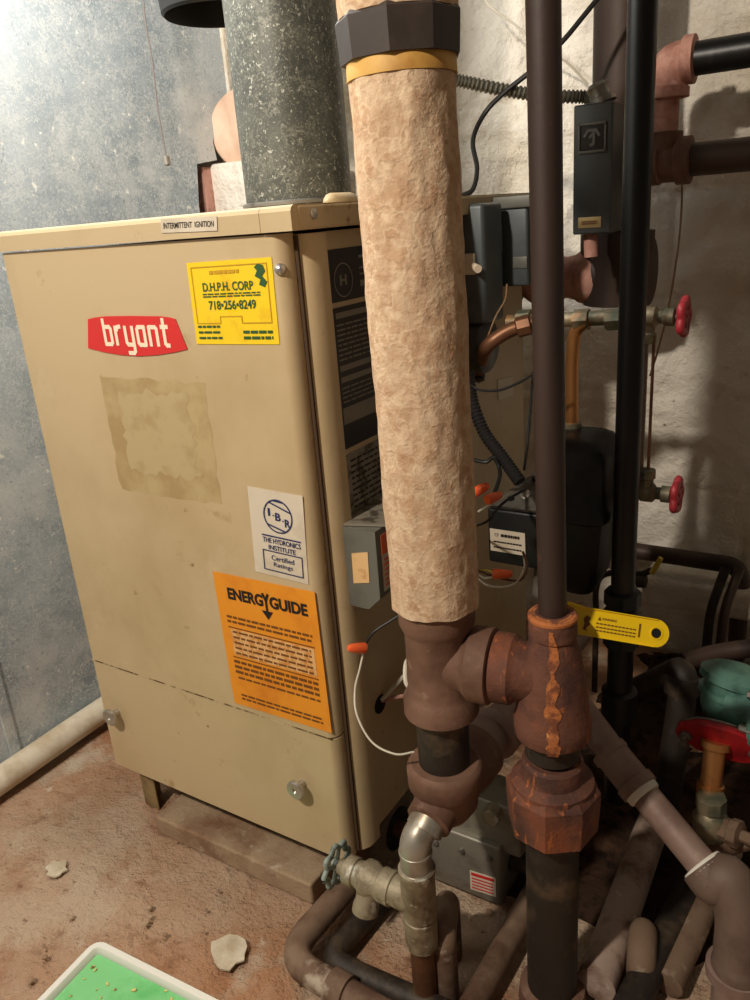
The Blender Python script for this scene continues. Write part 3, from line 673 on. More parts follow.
lathe(bm, (DX - .068, DY - .004, Ztee - .008), (-.1, -.35, -1), [(0, .016), (.018, .0145), (.024, .0165), (.034, .0165), (.035, .013)], 24)
obj('valve_body', bm, 'brass_dull', dv)
def handwheel(c, ax, R_, m, parent, lobes=8, name='handwheel', tube=.0035):
    a, b, d = frame(ax); bm = new(); n = 64
    pts = [Vector(c) + (a * math.cos(2 * math.pi * k / n) + b * math.sin(2 * math.pi * k / n)) * R_ * (1 + .13 * math.cos(lobes * 2 * math.pi * k / n)) for k in range(n + 1)]
    sweep(bm, pts, tube, 10, caps=False)
    lathe(bm, Vector(c) - d * .004, d, [(0, R_ * .28), (.008, R_ * .28), (.010, R_ * .15)], 16)
    for k in range(4):
        v = a * math.cos(math.pi / 2 * k + .4) + b * math.sin(math.pi / 2 * k + .4)
        cyl(bm, Vector(c) + v * R_ * .2, Vector(c) + v * R_, tube * .85, 8)
    return obj(name, bm, m, parent)
handwheel((DX - .120, DY, Ztee), (-1, 0, 0), .0250, 'chalk_wheel', dv, 8)
bm = new(); cyl(bm, (DX - .11, DY, Ztee), (DX - .126, DY, Ztee), .0045, 12); obj('stem', bm, 'solder', dv)
bm = new(); cyl(bm, (DX, DY, .0), (DX, DY, .11), .0155, 24); lathe(bm, (DX, DY, .0), (0, 0, 1), [(0, .02), (.012, .0185), (.02, .0155)], 24); obj('copper_tail', bm, 'copper', dv)

# ---- floor pipes near the valve
def fpipe(name, pts, r, m, label, rad=.035, rings_=()):
    bm = new(); sweep(bm, rounded(pts, rad, 9), r, 24)
    for (p, dd) in rings_: lathe(bm, p, dd, [(-.014, r), (-.013, r * 1.22), (.013, r * 1.22), (.014, r)], 24)
    return tag(obj(name, bm, m), label, 'pipe')
qa = on(284, 958, 2, .030); qb = on(345, 892, 2, .030); qc = on(372, 1008, 2, .030)
fpipe('floor_pipe', [qb + Vector((-.0, .06, 0)), qa, qc, qc + (qc - qa).normalized() * .25], .0185, 'floorpipe', 'dusty brown pipe bending on the floor below the drain valve', .05, [(qa * .35 + qc * .65, qc - qa)])
e = Vector((.045, .0, -.008))
fpipe('floor_pipe', [qb + Vector((.055, .10, -.010)), qa + Vector((.048, .036, -.010)), qa + Vector((.09, .034, -.012)), qc + Vector((.15, .05, -.012))], .0155, 'dirty_pipe', 'darker pipe running just inside the bent dusty floor pipe', .03)
s0 = on(445, 990, 2, .0); 
bm = new(); tp = D(443, 938, .98); bs = Vector((tp.x, tp.y, -.01)); 
sweep(bm, rounded([bs, tp + Vector((0, 0, .004)), tp + Vector((-.025, .06, -.004)), tp + Vector((-.025, .06, -.2))], .022, 8), .0165, 24)
tag(obj('pipe_elbow', bm, 'floorpipe'), 'short upright pipe with rounded elbow right of the copper tail', 'pipe')
fpipe('floor_pipe', [on(470, 1010, 2, .02), on(530, 900, 2, .02), on(545, 872, 2, .02)], .0165, 'floorpipe', 'grey dusty floor pipe between boiler and rusty union pipe')
fpipe('floor_pipe', [on(596, 985, 2, .03), on(650, 832, 2, .03), on(664, 800, 2, .03)], .024, 'palepipe', 'pale dusty floor pipe right of the black lower riser')
fpipe('floor_pipe', [on(618, 1030, 2, .02), on(700, 870, 2, .02), on(715, 840, 2, .02)], .020, 'dirty_pipe', 'dark floor pipe beneath the diagonal grey-pink pipe')
fpipe('floor_pipe', [on(668, 985, 2, .015), on(716, 880, 2, .02), on(730, 850, 2, .02)], .018, 'floorpipe', 'dusty brown floor pipe behind the lower right elbow')
bm = new(); p = on(640, 985, 2, .0); sweep(bm, rounded([p + Vector((0, 0, -.02)), p + Vector((0, 0, .045)), p + Vector((-.01, .05, .045)), p + Vector((-.01, .05, -.02))], .022, 8), .018, 20)
tag(obj('pipe_elbow', bm, 'floorpipe'), 'pale rounded elbow poking up from the floor at the bottom edge', 'pipe')
bm = new(); p = on(700, 985, 2, .0); lathe(bm, p, (0, 0, 1), [(0, .05), (.01, .045), (.018, .03)], 20)
bm.free()

# ================================================================== GAS VALVE
gv = thing('gas_valve', 'cast aluminium gas valve body with white label low beside boiler', 'gas valve', (.1, .12, .1))
hp = on(398, 828, 0, 0); gy = hp.y; gz = hp.z
bm = new(); cyl(bm, (-.01, gy, gz), (.05, gy, gz), .0125, 20); lathe(bm, (.03, gy, gz), (1, 0, 0), [(0, .0125), (.002, .018), (.028, .018), (.03, .0125)], 20)
lab(obj('manifold', bm, 'copper', gv), 'reddish manifold pipe entering the boiler opening')
y_f = gy - .02
def fbox(l, t, r, b, y, dy, bev=.004):
    bm = new(); p, q = on(l, (t + b) / 2, 1, y), on(r, (t + b) / 2, 1, y); c = on((l + r) / 2, t, 1, y), on((l + r) / 2, b, 1, y)
    box(bm, ((p.x + q.x) / 2, y + dy / 2, (c[0].z + c[1].z) / 2), (q.x - p.x, dy, c[0].z - c[1].z), bev); return bm
obj('valve_body', fbox(428, 836, 500, 892, y_f, .075), 'alu', gv)
obj('regulator_block', fbox(448, 800, 520, 846, y_f + .01, .06), 'alu', gv)
bm = new(); p = on(470, 800, 1, y_f + .03); lathe(bm, p - Vector((0, 0, .03)), (0, 0, 1), [(0, .022), (.04, .022), (.046, .018), (.05, .008), (.056, .008), (.057, .001)], 24); obj('regulator_cap', bm, 'alu', gv)
bm = new(); p = on(494, 812, 1, y_f + .008); lathe(bm, p, (0, -1, 0), [(-.01, .014), (.014, .0135), (.016, .011)], 8); obj('control_knob', bm, 'brass_dull', gv)
bm = new(); S = px_sheet((470, 870), (496, 878), (472, 888), 1, y_f, FN); S.v = Vector((0, 0, -.034)); S.rect(bm, 0, 0, 1, 1, .0004, .0008); o_ = obj('label_plate', bm, 'white_label', gv)
for q in ((436, 842), (462, 850), (490, 858)):
    bb = new(); lathe(bb, on(q[0], q[1], 1, y_f), (0, -1, 0), [(0, .0045), (.004, .0045), (.005, .002)], 6); obj('screw', bb, 'zinc', gv)
bm = new(); S.rect(bm, .06, .05, .94, .2, .0016); S.lines(bm, .08, .9, .35, .85, 4, .4, 5); obj('print', bm, 'red', o_)
bm = new(); cyl(bm, (on(505, 850, 1, y_f + .04).x, y_f + .04, gz), (.235, y_f + .05, gz), .015, 20); obj('inlet_pipe', bm, 'dirty_pipe', gv)

# ================================================================== RISER B
rB = thing('riser_pipe', 'tall slim brown riser pipe with orange rusted fitting and hex union', 'pipe', (BX, BY, 0))
def bz(z): return Vector((BX, BY, z))
bm = new(); cyl(bm, bz(.535), Vector((BX - .010, BY, 1.205)), .0145, 28); obj('upper_pipe', bm, 'brown_pipe', rB)
bm = new()
lathe(bm, bz(.400), (0, 0, 1), [(0, .034), (.002, .0400), (.005, .0415), (.022, .0420), (.028, .0395), (.060, .0370), (.095, .0310), (.118, .0245), (.122, .0235), (.124, .0255), (.143, .0252), (.147, .0235), (.149, .021), (.149, .0155)], 40)
lathe(bm, bz(Zh), -dh, [(0, .030), (.036, .033), (.042, .0385), (.062, .0390), (.064, .033)], 40)
rt = lab(obj('reducing_tee', bm, 'rust', rB), 'orange rusted reducing tee')
bm = new(); lathe(bm, bz(.5475), (0, 0, 1), [(-.004, .0257), (-.001, .0258), (.0012, .0240), (.0017, .0180)], 40, caps=False); obj('rusty_rim', bm, 'bright_rust', rt)
prof = [(.400, .0404), (.405, .0419), (.422, .0424), (.428, .0399), (.460, .0374), (.495, .0314), (.518, .0249), (.522, .0239), (.524, .0259), (.543, .0256)]
fine = []
for i in range(len(prof) - 1):
    for k in range(6): t = k / 6; fine.append((prof[i][0] * (1 - t) + prof[i + 1][0] * t, prof[i][1] * (1 - t) + prof[i + 1][1] * t))
bm = new(); pv = None; rd = random.Random(9)
for (z_, r_) in fine:
    ph0 = -1.22 + .12 * noise.noise(Vector((0, 0, z_ * 40))); wd_ = .16 + .16 * noise.noise(Vector((5, 0, z_ * 70))) + rd.uniform(-.03, .03)
    cur = [bm.verts.new(Vector((BX + math.cos(ph0 + q * wd_) * (r_ + .0004), BY + math.sin(ph0 + q * wd_) * (r_ + .0004), z_))) for q in (-1, -.5, 0, .5, 1)]
    if pv:
        for k in range(4): bm.faces.new((pv[k], pv[k + 1], cur[k + 1], cur[k]))
    pv = cur
obj('rust_run', bm, 'bright_rust', rt)
bm = new(); cyl(bm, bz(.375), bz(.405), .030, 32); obj('nipple', bm, 'dirty_pipe', rB)
bm = new(); lathe(bm, bz(.335), (0, 0, 1), [(0, .046), (.006, .046), (.012, .036), (.030, .034), (.034, .031)], 32)
lathe(bm, bz(.272), (0, 0, 1), [(0, .040), (.006, .0505), (.044, .0530), (.058, .0530), (.066, .047)], 8, ph=.2)
lab(obj('union', bm, 'rust', rB, ang=25), 'octagonal rusted union')
bm = new(); cyl(bm, bz(-.01), bz(.275), .0305, 32); obj('lower_pipe', bm, 'dirty_pipe', rB)
bm = new(); lathe(bm, bz(0), (0, 0, 1), [(0, .042), (.022, .040), (.026, .031)], 28); obj('floor_coupling', bm, 'brown_fit', rB)

# ================================================================== PIPE 3 with gas cock
p3t = D(641.5, 0, 1.0); p3 = D(619, 640, 1.0)
P3 = D(634.5, 250, .98); P3x, P3y = P3.x, P3.y
gp = thing('gas_pipe', 'tall glossy black vertical pipe right of the brown riser', 'pipe', (P3x, P3y, 0))
bm = new(); cyl(bm, (P3x, P3y, .415), (P3x, P3y, 1.19), .0168, 28); obj('pipe', bm, 'black_pipe', gp)
vz = .372
bm = new(); lathe(bm, (P3x, P3y, vz - .045), (0, 0, 1), [(0, .022), (.002, .026), (.020, .026), (.024, .022), (.032, .028), (.056, .028), (.064, .022), (.068, .026), (.088, .026), (.090, .0195)], 8, ph=.3); obj('valve_body', bm, 'blackcast', gp)
bm = new(); cyl(bm, (P3x, P3y, .05), (P3x, P3y, vz - .04), .0185, 24); obj('lower_pipe', bm, 'black_pipe', gp)
bm = new(); lathe(bm, (P3x, P3y, .20), (0, 0, 1), [(0, .019), (.004, .026), (.05, .026), (.054, .019)], 24); obj('coupling', bm, 'black_pipe', gp)
# lever
h0 = D(571, 620, .86); h1 = D(585, 632, .85); h2 = D(668, 634, .85)
u = (D(666, 636, .85) - D(578, 621, .85)).normalized(); nrm = (CAM - D(620, 630, .85)); nrm = (nrm - u * nrm.dot(u)).normalized(); v = nrm.cross(u)
def lev():
    bm = new(); L_ = (D(668, 636, .85) - D(584, 621, .85)).length; o = D(584, 621, .85); hw = .0150
    pts = [o + v * hw, o - v * hw]
    for k in range(11):
        t = -math.pi / 2 + math.pi * k / 10; pts.append(o + u * (L_ - hw * 1.0) + u * math.cos(t) * hw + v * math.sin(t) * hw)
    prism(bm, pts, nrm * .003)
    # bent tongue back to the stem
    q = o - u * .020 - nrm * .022 * 0 + v * .003
    prism(bm, [o + v * hw, q + v * hw, q - v * hw, o - v * hw], nrm * .003)
    for s_ in (1, -1):
        prism(bm, [o + v * hw * s_ - u * .02, o + v * hw * s_ + u * (L_ - .015), o + v * (hw * s_ * .93) + u * (L_ - .015), o + v * (hw * s_ * .93) - u * .02], nrm * .005)
    return bm, o, L_
bm, lo_, LL = lev()
lv = obj('lever_handle', bm, 'handle_yellow', gp); lab(lv, 'long bright yellow lever handle with a hole at its end')
bm = new(); lathe(bm, lo_ + u * (LL - .014) + nrm * .0022, nrm, [(0, .0052), (.0012, .0052)], 18); obj('hole', bm, 'void', lv)
bm = new(); lathe(bm, lo_ + u * (LL - .014) + nrm * .002, nrm, [(0, .0052), (0.002, .0058), (.002, .0068), (0, .007)], 18, caps=False); obj('hole_rim', bm, 'handle_yellow', lv)
S = Sheet(lo_ + v * .011, lo_ + u * (LL - .03) + v * .011, lo_ - v * .011, nrm)
bm = new(); S.text(bm, 'WARNING', .42, .25, .26, .12, .0034, .02); S.poly(bm, [(.22, .34), (.25, .16), (.28, .34)], .0034, .0002)
S.lines(bm, .22, .88, .45, .92, 3, .30, 6) if False else None
for i, b in enumerate((.5, .68, .84)):
    a = .20
    while a < .85: S.rect(bm, a, b - .03, a + .05, b + .03, .0034, .0002); a += .065
S.poly(bm, [(.02, .2), (.1, .3), (.07, .48), (.1, .6), (.03, .85), (.08, .95), (-.02, .9), (.0, .6), (-.03, .4)], .0034, .0002)
S.stroke(bm, [(.96, .2), (.96, .8)], .0018, .0034)
obj('lettering', bm, 'brown_ink', lv)
bm = new(); st = lo_ - u * .008; cyl(bm, st - nrm * .002, Vector((P3x, P3y, vz)), .008, 16); obj('stem', bm, 'blackcast', gp)

# ================================================================== STEAM RISER, HEADER (behind)
YR = .76
def vcyl(bm, l, r, yt, yb, y, seg=32):
    pl_, pr_ = on(l, (yt + yb) / 2, 1, y), on(r, (yt + yb) / 2, 1, y); rad = abs(pr_.x - pl_.x) / 2 * .86
    zt_, zb_ = on((l + r) / 2, yt, 1, y).z, on((l + r) / 2, yb, 1, y).z; cx = (pl_.x + pr_.x) / 2
    cyl(bm, (cx, y, zb_), (cx, y, zt_), rad, seg); return Vector((cx, y, zb_)), rad
sr = thing('steam_riser', 'thick rusty dark pipe rising behind the grey controller', 'pipe', on(622, 270, 1, YR))
cR = on(621, 100, 1, YR)
bm = new(); cyl(bm, (cR.x, YR, on(620, 240, 1, YR).z), (cR.x, YR, 1.9), .046, 36); obj('pipe', bm, 'brown_pipe', sr)
zc = on(620, 272, 1, YR).z
bm = new(); lathe(bm, (cR.x, YR, zc - .055), (0, 0, 1), [(0, .050), (.002, .056), (.08, .056), (.09, .062), (.122, .062), (.124, .050)], 32)
lathe(bm, (cR.x, YR, zc), (-1, 0, 0), [(-.060, .045), (-.058, .058), (-.03, .058), (-.025, .052), (.030, .052)], 32)
obj('tee', bm, 'brown_pipe', sr)
bm = new(); xl = on(598, 275, 1, YR).x
lathe(bm, (xl + .012, YR - .01, zc - .006), (-1, 0, 0), [(0, .036), (.01, .044), (.030, .047), (.042, .044), (.046, .040), (.062, .036), (.078, .038), (.082, .044), (.105, .047), (.13, .044), (.15, .030)], 32)
lab(obj('header', bm, 'salmon', sr), 'salmon pink rusted header fittings')
bm = new(); xf = on(520, 280, 1, YR).x
lathe(bm, (xf + .006, YR - .03, zc), (-1, 0, 0), [(0, .052), (.014, .052), (.016, .03), (.14, .03)], 32); obj('flange', bm, 'blackcast', sr)

# grey controller
YG = .55
gc = thing('pressure_controller', 'tall narrow grey controller with small window and brass plate', 'controller', on(598, 235, 1, YG))
gl, gr = on(573, 165, 1, YG), on(612, 165, 1, YG); zt, zb = on(592, 103, 1, YG).z, on(592, 234, 1, YG).z
cx = (gl.x + gr.x) / 2; wx = gr.x - gl.x
bm = new(); box(bm, (cx, YG + .035, (zt + zb) / 2), (wx, .07, zt - zb), .003)
obj('housing', bm, 'darkgrey', gc)
bm = new()
def yb(bm, l, t, r, b, y, dy): 
    p, q = on(l, (t + b) / 2, 1, y), on(r, (t + b) / 2, 1, y); box(bm, ((p.x + q.x) / 2, y + dy / 2, (on((l + r) / 2, t, 1, y).z + on((l + r) / 2, b, 1, y).z) / 2), (q.x - p.x, dy, on((l + r) / 2, t, 1, y).z - on((l + r) / 2, b, 1, y).z), .0006)
yb(bm, 579, 122, 605, 152, YG - .002, .003); w_ = obj('window', bm, 'black_ink', gc)
bm = new(); yb(bm, 578, 122, 606, 125, YG - .004, .003); yb(bm, 578, 150, 606, 153, YG - .004, .003); yb(bm, 578, 124, 580, 151, YG - .004, .003); yb(bm, 604, 124, 606, 151, YG - .004, .003); obj('window_rim', bm, 'greybox', w_)
bm = new(); cc = on(592, 137, 1, YG - .003); S = Sheet(cc + Vector((-.015, 0, .018)), cc + Vector((.015, 0, .018)), cc + Vector((-.015, 0, -.018)), FN)
S.stroke(bm, [(.15, .45), (.3, .25), (.7, .25), (.85, .45)], .004, .001); S.stroke(bm, [(.4, .5), (.6, .35), (.6, .75), (.45, .8)], .004, .001); obj('pointer', bm, 'greybox', w_)
bm = new(); yb(bm, 578, 217, 601, 228, YG - .0015, .002); o_ = obj('brass_plate', bm, 'brassplate', gc)
bm = new(); p = on(589.5, 222.5, 1, YG - .0016); S = Sheet(p + Vector((-.014, 0, .005)), p + Vector((.014, 0, .005)), p + Vector((-.014, 0, -.005)), FN); S.lines(bm, .08, .92, .35, .65, 2, .5, 3); obj('print', bm, 'brown_ink', o_)
bm = new(); cyl(bm, (gl.x + .018, YG + .03, zb + .005), (gl.x + .020, YG + .03, zb - .035), .0105, 16); lab(obj('siphon', bm, 'salmon', gc), 'rusty pink siphon stub')
bm = new(); lathe(bm, (cx + .004, YG + .035, zt), (-.35, 0, .9), [(0, .020), (.008, .020), (.010, .016), (.020, .015), (.024, .017), (.030, .012)], 20); obj('cable_connector', bm, 'zinc', gc)

# armoured cable
bm = new(); pth = spline([D(440, 76, 1.22), D(470, 83, 1.22), D(510, 91, 1.21), D(548, 96, 1.20), D(584, 97, 1.19), D(597, 101, 1.18)], 26)
sweep(bm, pth, .009, 12, rf=lambda t, i: .0098 if i % 3 else .0072)
tag(obj('armoured_cable', bm, 'armor', ang=20), 'ribbed silver armoured cable running to the grey controller', 'cable')
wire('power_cable', [D(462, 196, 1.22), D(473, 189, 1.22), D(477, 168, 1.22), D(473, 140, 1.22), D(485, 113, 1.22), D(505, 92, 1.20), D(530, 72, 1.18), D(560, 44, 1.16), D(582, 18, 1.15), D(606, -12, 1.14)], .0038, 'wire_black', 'black rubber cable rising diagonally across the wall', 12, 'cable')
wire('wire', [D(476, -12, 1.4), D(492, 8, 1.4), D(514, 24, 1.4), D(540, 46, 1.4), D(566, 62, 1.4), D(588, 84, 1.4)], .0020, 'wire_white', 'thin pale wire sagging across the top of the wall', 10)
wire('wire', [D(651, 112, 1.3), D(664, 126, 1.3), D(680, 152, 1.3), D(682, 190, 1.3), D(680, 230, 1.3), D(675, 270, 1.3), D(668, 310, 1.3), D(658, 350, 1.3), D(650, 376, 1.3)], .0017, 'wire_tan', 'thin brown wire hanging down the wall beside the red handwheels', 10)
wire('wire', [D(598, 456, 1.3), D(612, 440, 1.3), D(640, 408, 1.3)], .0015, 'wire_white', 'thin pale wire leaving the top of the black casting', 8)

# ---- brass cross and sight glass
YS = .42
def xs(px, py=318): return on(px, py, 1, YS)
sg = thing('sight_glass', 'water gauge glass with two red handwheels behind the black pipe', 'gauge glass', xs(645, 480))
zb1 = xs(580, 318).z
bm = new()
cyl(bm, xs(508, 322), xs(645, 316), .0105, 20)
for a, b in ((518, 532), (549, 560), (574, 590), (606, 622)): 
    pa, pb = xs(a, 320), xs(b, 319); lathe(bm, pa, pb - pa, [(0, .0105), (.001, .0145), ((pb - pa).length - .001, .0145), ((pb - pa).length, .0105)], 8)
obj('cross_pipe', bm, 'verdigris', sg)
def gauge_valve(px, py, wpx):
    c = xs(px, py); w = xs(wpx, py); w.z = c.z; bm = new()
    lathe(bm, c - Vector((.012, 0, 0)), (1, 0, 0), [(0, .010), (.006, .014), (.022, .014), (.026, .009), (.032, .009), (.034, .012), (.046, .012), (.048, .005), ((w - c).length + .012, .004)], 16)
    lathe(bm, c, (0, 0, -1 if py < 400 else 1), [(0, .010), (.02, .010), (.022, .0125), (.034, .0125), (.036, .007)], 8)
    b_ = obj('gauge_valve', bm, 'verdigris', sg); 
    handwheel(w, (1, 0.0, 0), .0205, 'red_paint', b_, 5, 'red_handwheel', .0056)
gauge_valve(648, 317, 684); gauge_valve(646, 492, 677)
g0, g1 = xs(648, 335), xs(646, 478)
bm = new(); cyl(bm, (g0.x - .004, YS, g1.z), (g0.x - .004, YS, g0.z), .0055, 16); obj('glass_tube', bm, 'glass', sg)
for dx in (-.015, .009):
    bm = new(); cyl(bm, (g0.x + dx, YS - .004, g1.z), (g0.x + dx, YS - .004, g0.z), .0022, 10); obj('guard_rod', bm, 'copper', sg)
bm = new(); cyl(bm, xs(592, 489), xs(640, 492), .009, 16); obj('lower_nipple', bm, 'dirty_pipe', sg)
# left copper elbow to boiler
bm = new(); sweep(bm, rounded([D(536, 322, 1.14), D(508, 330, 1.15), D(486, 346, 1.16), on(476, 378, 0, -.01)], .03, 8), .0105, 18)
lathe(bm, D(531, 324, 1.14), D(505, 331, 1.15) - D(531, 324, 1.14), [(0, .011), (.002, .015), (.02, .015), (.022, .011)], 8)
tag(obj('copper_tube', bm, 'copper'), 'curved dull copper tube entering the boiler side below the control box', 'pipe')
# copper branch
bm = new(); top = xs(586, 322)
pth = rounded([xs(589, 320) + Vector((0, -.004, 0)), xs(575, 330), xs(572, 360), xs(572, 425)], .05, 10); sweep(bm, pth, .0092, 20)
cb = thing('copper_branch', 'bent copper tube dropping into the black casting', 'pipe', xs(572, 440)); obj('tube', bm, 'copper_clean', cb)
bm = new(); p = xs(572, 422); lathe(bm, p, (0, 0, -1), [(0, .010), (.001, .0145), (.022, .0145), (.024, .013), (.036, .013)], 8); obj('nut', bm, 'verdigris', cb)

# ---- black low water casting
lw = thing('low_water_cutoff', 'black cast iron low water cutoff with zinc cover and label', 'boiler control', D(570, 600, 1.22))
def loft(bm, rings_):
    R_ = [[bm.verts.new(p) for p in r] for r in rings_]; n = len(R_[0])
    for i in range(len(R_) - 1):
        for k in range(n): bm.faces.new((R_[i][k], R_[i][(k + 1) % n], R_[i + 1][(k + 1) % n], R_[i + 1][k]))
    bm.faces.new(R_[0]); bm.faces.new(list(reversed(R_[-1])))
YL = .34
def sqring(cx, cy, hx, hy, z, r=.4):
    out = []
    for k in range(24):
        t = 2 * math.pi * k / 24; c, s_ = math.cos(t), math.sin(t); q = (abs(c) ** 5 + abs(s_) ** 5) ** (-1 / 5)
        out.append(Vector((cx + hx * c * q, cy + hy * s_ * q, z)))
    return out
lc = on(567, 500, 1, YL); 
zA = on(572, 443, 1, YL).z; zBt = on(568, 603, 1, YL).z; hgt = zA - zBt
bm = new()
rr = []
for t, sx, sy in ((0, .55, .6), (.02, .75, .8), (.08, .95, 1.0), (.16, 1.03, 1.08), (.40, 1.05, 1.08), (.42, 1.12, 1.14), (.47, 1.12, 1.14), (.49, 1.0, 1.0), (.70, .90, .9), (.88, .70, .75), (.97, .5, .6), (1, .3, .4)):
    rr.append(sqring(lc.x + .004, YL + .055, .050 * sx, .056 * sy, zA - hgt * t))
loft(bm, rr); obj('casting', bm, 'blackcast', lw, ang=45)
bm = new(); p = on(517, 545, 1, YL - .03); zt_ = on(515, 512, 1, YL - .03).z; zb_ = on(515, 566, 1, YL - .03).z; xl_ = on(488, 540, 1, YL - .03).x; xr_ = on(545, 540, 1, YL - .03).x
box(bm, ((xl_ + xr_) / 2, YL + .02, (zt_ + zb_) / 2), (xr_ - xl_, .10, zt_ - zb_), .004); sw = obj('switch_housing', bm, 'blackcast', lw)
S = Sheet(on(490, 528, 1, YL - .0305), on(525, 528, 1, YL - .0305), on(491, 550, 1, YL - .0305), FN); S.u.z = 0
bm = new(); S.rect(bm, 0, 0, 1, 1, .0004, .0006); o_ = obj('label', bm, 'white_label', sw)
bm = new(); S.text(bm, 'CF', .2, .24, .12, .14); S.lines(bm, .32, .85, .24, .24, 1, .06, 6); S.lines(bm, .1, .9, .55, .8, 2, .25, 6); obj('print', bm, 'black_ink', o_)
bm = new(); zz = zt_ + .002
prism(bm, [(xl_ + .004, YL - .03, zz), (xr_ + .004, YL - .03, zz), (xr_ + .012, YL + .07, zz + .028), (xl_ + .045, YL + .07, zz + .028)], (0, -.006, .006))
zp = obj('cover_plate', bm, 'zinc', lw)
bm = new(); c_ = Vector(((xl_ + xr_) / 2 + .006, YL - .003, zz + .012)); lathe(bm, c_, (0, -.6, 1), [(0, .008), (.008, .008), (.009, .006), (.0095, .001)], 16); obj('bolt', bm, 'knob', zp)
for dx, dy in ((-.018, -.014), (.022, .02), (-.002, .04)):
    bm = new(); lathe(bm, c_ + Vector((dx, dy, .003 + dy * .28)), (0, -.3, 1), [(0, .0045), (.0045, .0045)], 12); obj('punched_hole', bm, 'void', zp)
bm = new(); zz = zb_; cyl(bm, ((xl_ + xr_) / 2 + .03, YL + .02, zb_ - .06), ((xl_ + xr_) / 2 + .03, YL + .02, zb_), .024, 20, .018); obj('lower_boss', bm, 'alu', lw)

# wire nuts and leads
w1 = wirenut(D(487, 500, .98), D(509, 491, 1.0) - D(487, 500, .98), 'orange wire nut pointing right above the black switch housing')
w1.scale = (1, 1, 1)
wirenut(D(474, 493, 1.0), D(483, 488, .99) - D(474, 493, 1.0), 'orange wire nut half hidden behind the insulated pipe')
wirenut(D(493, 574, .98), D(520, 574, .97) - D(493, 574, .98), 'orange wire nut lying level below the white label')
wirenut(D(365, 648, .95), D(340, 648, .93) - D(365, 648, .95), 'orange wire nut at the left, hanging by boiler front edge')
wire('wire', [D(512, 492, 1.02), D(500, 500, 1.0), D(488, 506, 1.0), D(478, 512, 1.0)], .0016, 'wire_white', 'white lead running into the upper wire nut')
wire('wire', [D(524, 490, 1.08), D(510, 498, 1.02), D(498, 508, 1.0), D(486, 522, 1.0), on(462, 530, 0, -.003)], .0018, 'wire_black', 'black lead beside the upper wire nut')
wire('wire', [D(495, 574, .98), D(486, 570, .99), D(474, 572, 1.0)], .0014, 'wire_yellow', 'yellow lead joining the level wire nut')
wire('wire', [D(495, 576, .98), D(484, 578, .99), D(474, 570, 1.0)], .0014, 'wire_white', 'white lead joining the level wire nut')
wire('wire', [D(476, 577, .99), D(490, 586, .98), D(512, 585, .98), D(524, 570, .98), D(524, 556, 1.0)], .0015, 'wire_white', 'thin lead looping under the level wire nut')
wire('wire', [D(476, 570, .99), D(500, 578, .98), D(520, 580, .98), D(527, 566, .98), D(523, 552, 1.0)], .0017, 'copper', 'brown lead looping up from the level wire nut')
wire('wire', [D(364, 650, .95), D(360, 668, .95), D(355, 690, .95), D(357, 715, .94), D(372, 742, .93), D(395, 754, .92), D(414, 752, .92)], .0013, 'wire_white', 'long pale wire drooping from left wire nut to the lower tee', 12)
wire('wire', [D(364, 646, .95), D(374, 632, .96), D(392, 620, .96), D(404, 612, .96)], .0016, 'wire_black', 'dark lead rising from left wire nut to insulated pipe')
wire('wire', [D(470, 702, .93), D(482, 695, .92), D(492, 684, .91), D(499, 692, .90), D(494, 701, .90), D(482, 707, .91), D(468, 710, .92)], .0020, 'wire_white', 'white wire loop between brown tee and rusted fitting', 10)
wire('wire', [D(412, 655, .95), D(406, 664, .93), D(406, 682, .92), D(412, 690, .92)], .0028, 'wire_white', 'short white wire curling beside the brown tee')

# ================================================================== PIPES ON THE WALL, UPPER RIGHT
YW = .74
def wy(px, py): return on(px, py, 1, YW)
up_ = thing('wall_pipe', 'black horizontal pipe with salmon elbow, upper of the two by right edge', 'pipe', wy(690, 60))
zu = wy(675, 62).z; xe = wy(668, 62).x
bm = new(); cyl(bm, (xe + .03, YW, zu), (wy(790, 40).x + .25, YW, zu), .0240, 28); obj('pipe', bm, 'black_pipe', up_)
zd = wy(668, 162).z
bm = new(); sweep(bm, rounded([(xe + .036, YW, zu), (xe + .002, YW, zu), (xe + .002, YW, zu - .045)], .034, 12), .029, 28)
lathe(bm, (xe + .022, YW, zu), (1, 0, 0), [(0, .030), (.002, .0345), (.018, .0345), (.020, .025)], 28)
lathe(bm, (xe, YW, zu - .034), (0, 0, -1), [(0, .030), (.002, .034), (.016, .034), (.018, .022)], 28); obj('elbow', bm, 'salmon', up_)
bm = new(); cyl(bm, (xe, YW, zd), (xe, YW, zu - .05), .020, 24); obj('drop_nipple', bm, 'salmon', up_)
lo2 = thing('wall_pipe', 'dark brown horizontal pipe, lower of the two by right edge', 'pipe', wy(690, 160))
bm = new(); cyl(bm, (xe + .03, YW, zd), (wy(790, 150).x + .25, YW, zd), .0250, 28); obj('pipe', bm, 'brown_pipe', lo2)
bm = new(); lathe(bm, (xe - .03, YW, zd), (1, 0, 0), [(0, .026), (.002, .034), (.025, .034), (.027, .031), (.05, .031), (.052, .036), (.072, .036), (.074, .026)], 28)
lathe(bm, (xe, YW, zd + .045), (0, 0, -1), [(0, .022), (.001, .028), (.045, .028)], 24); obj('tee', bm, 'brown_fit', lo2)
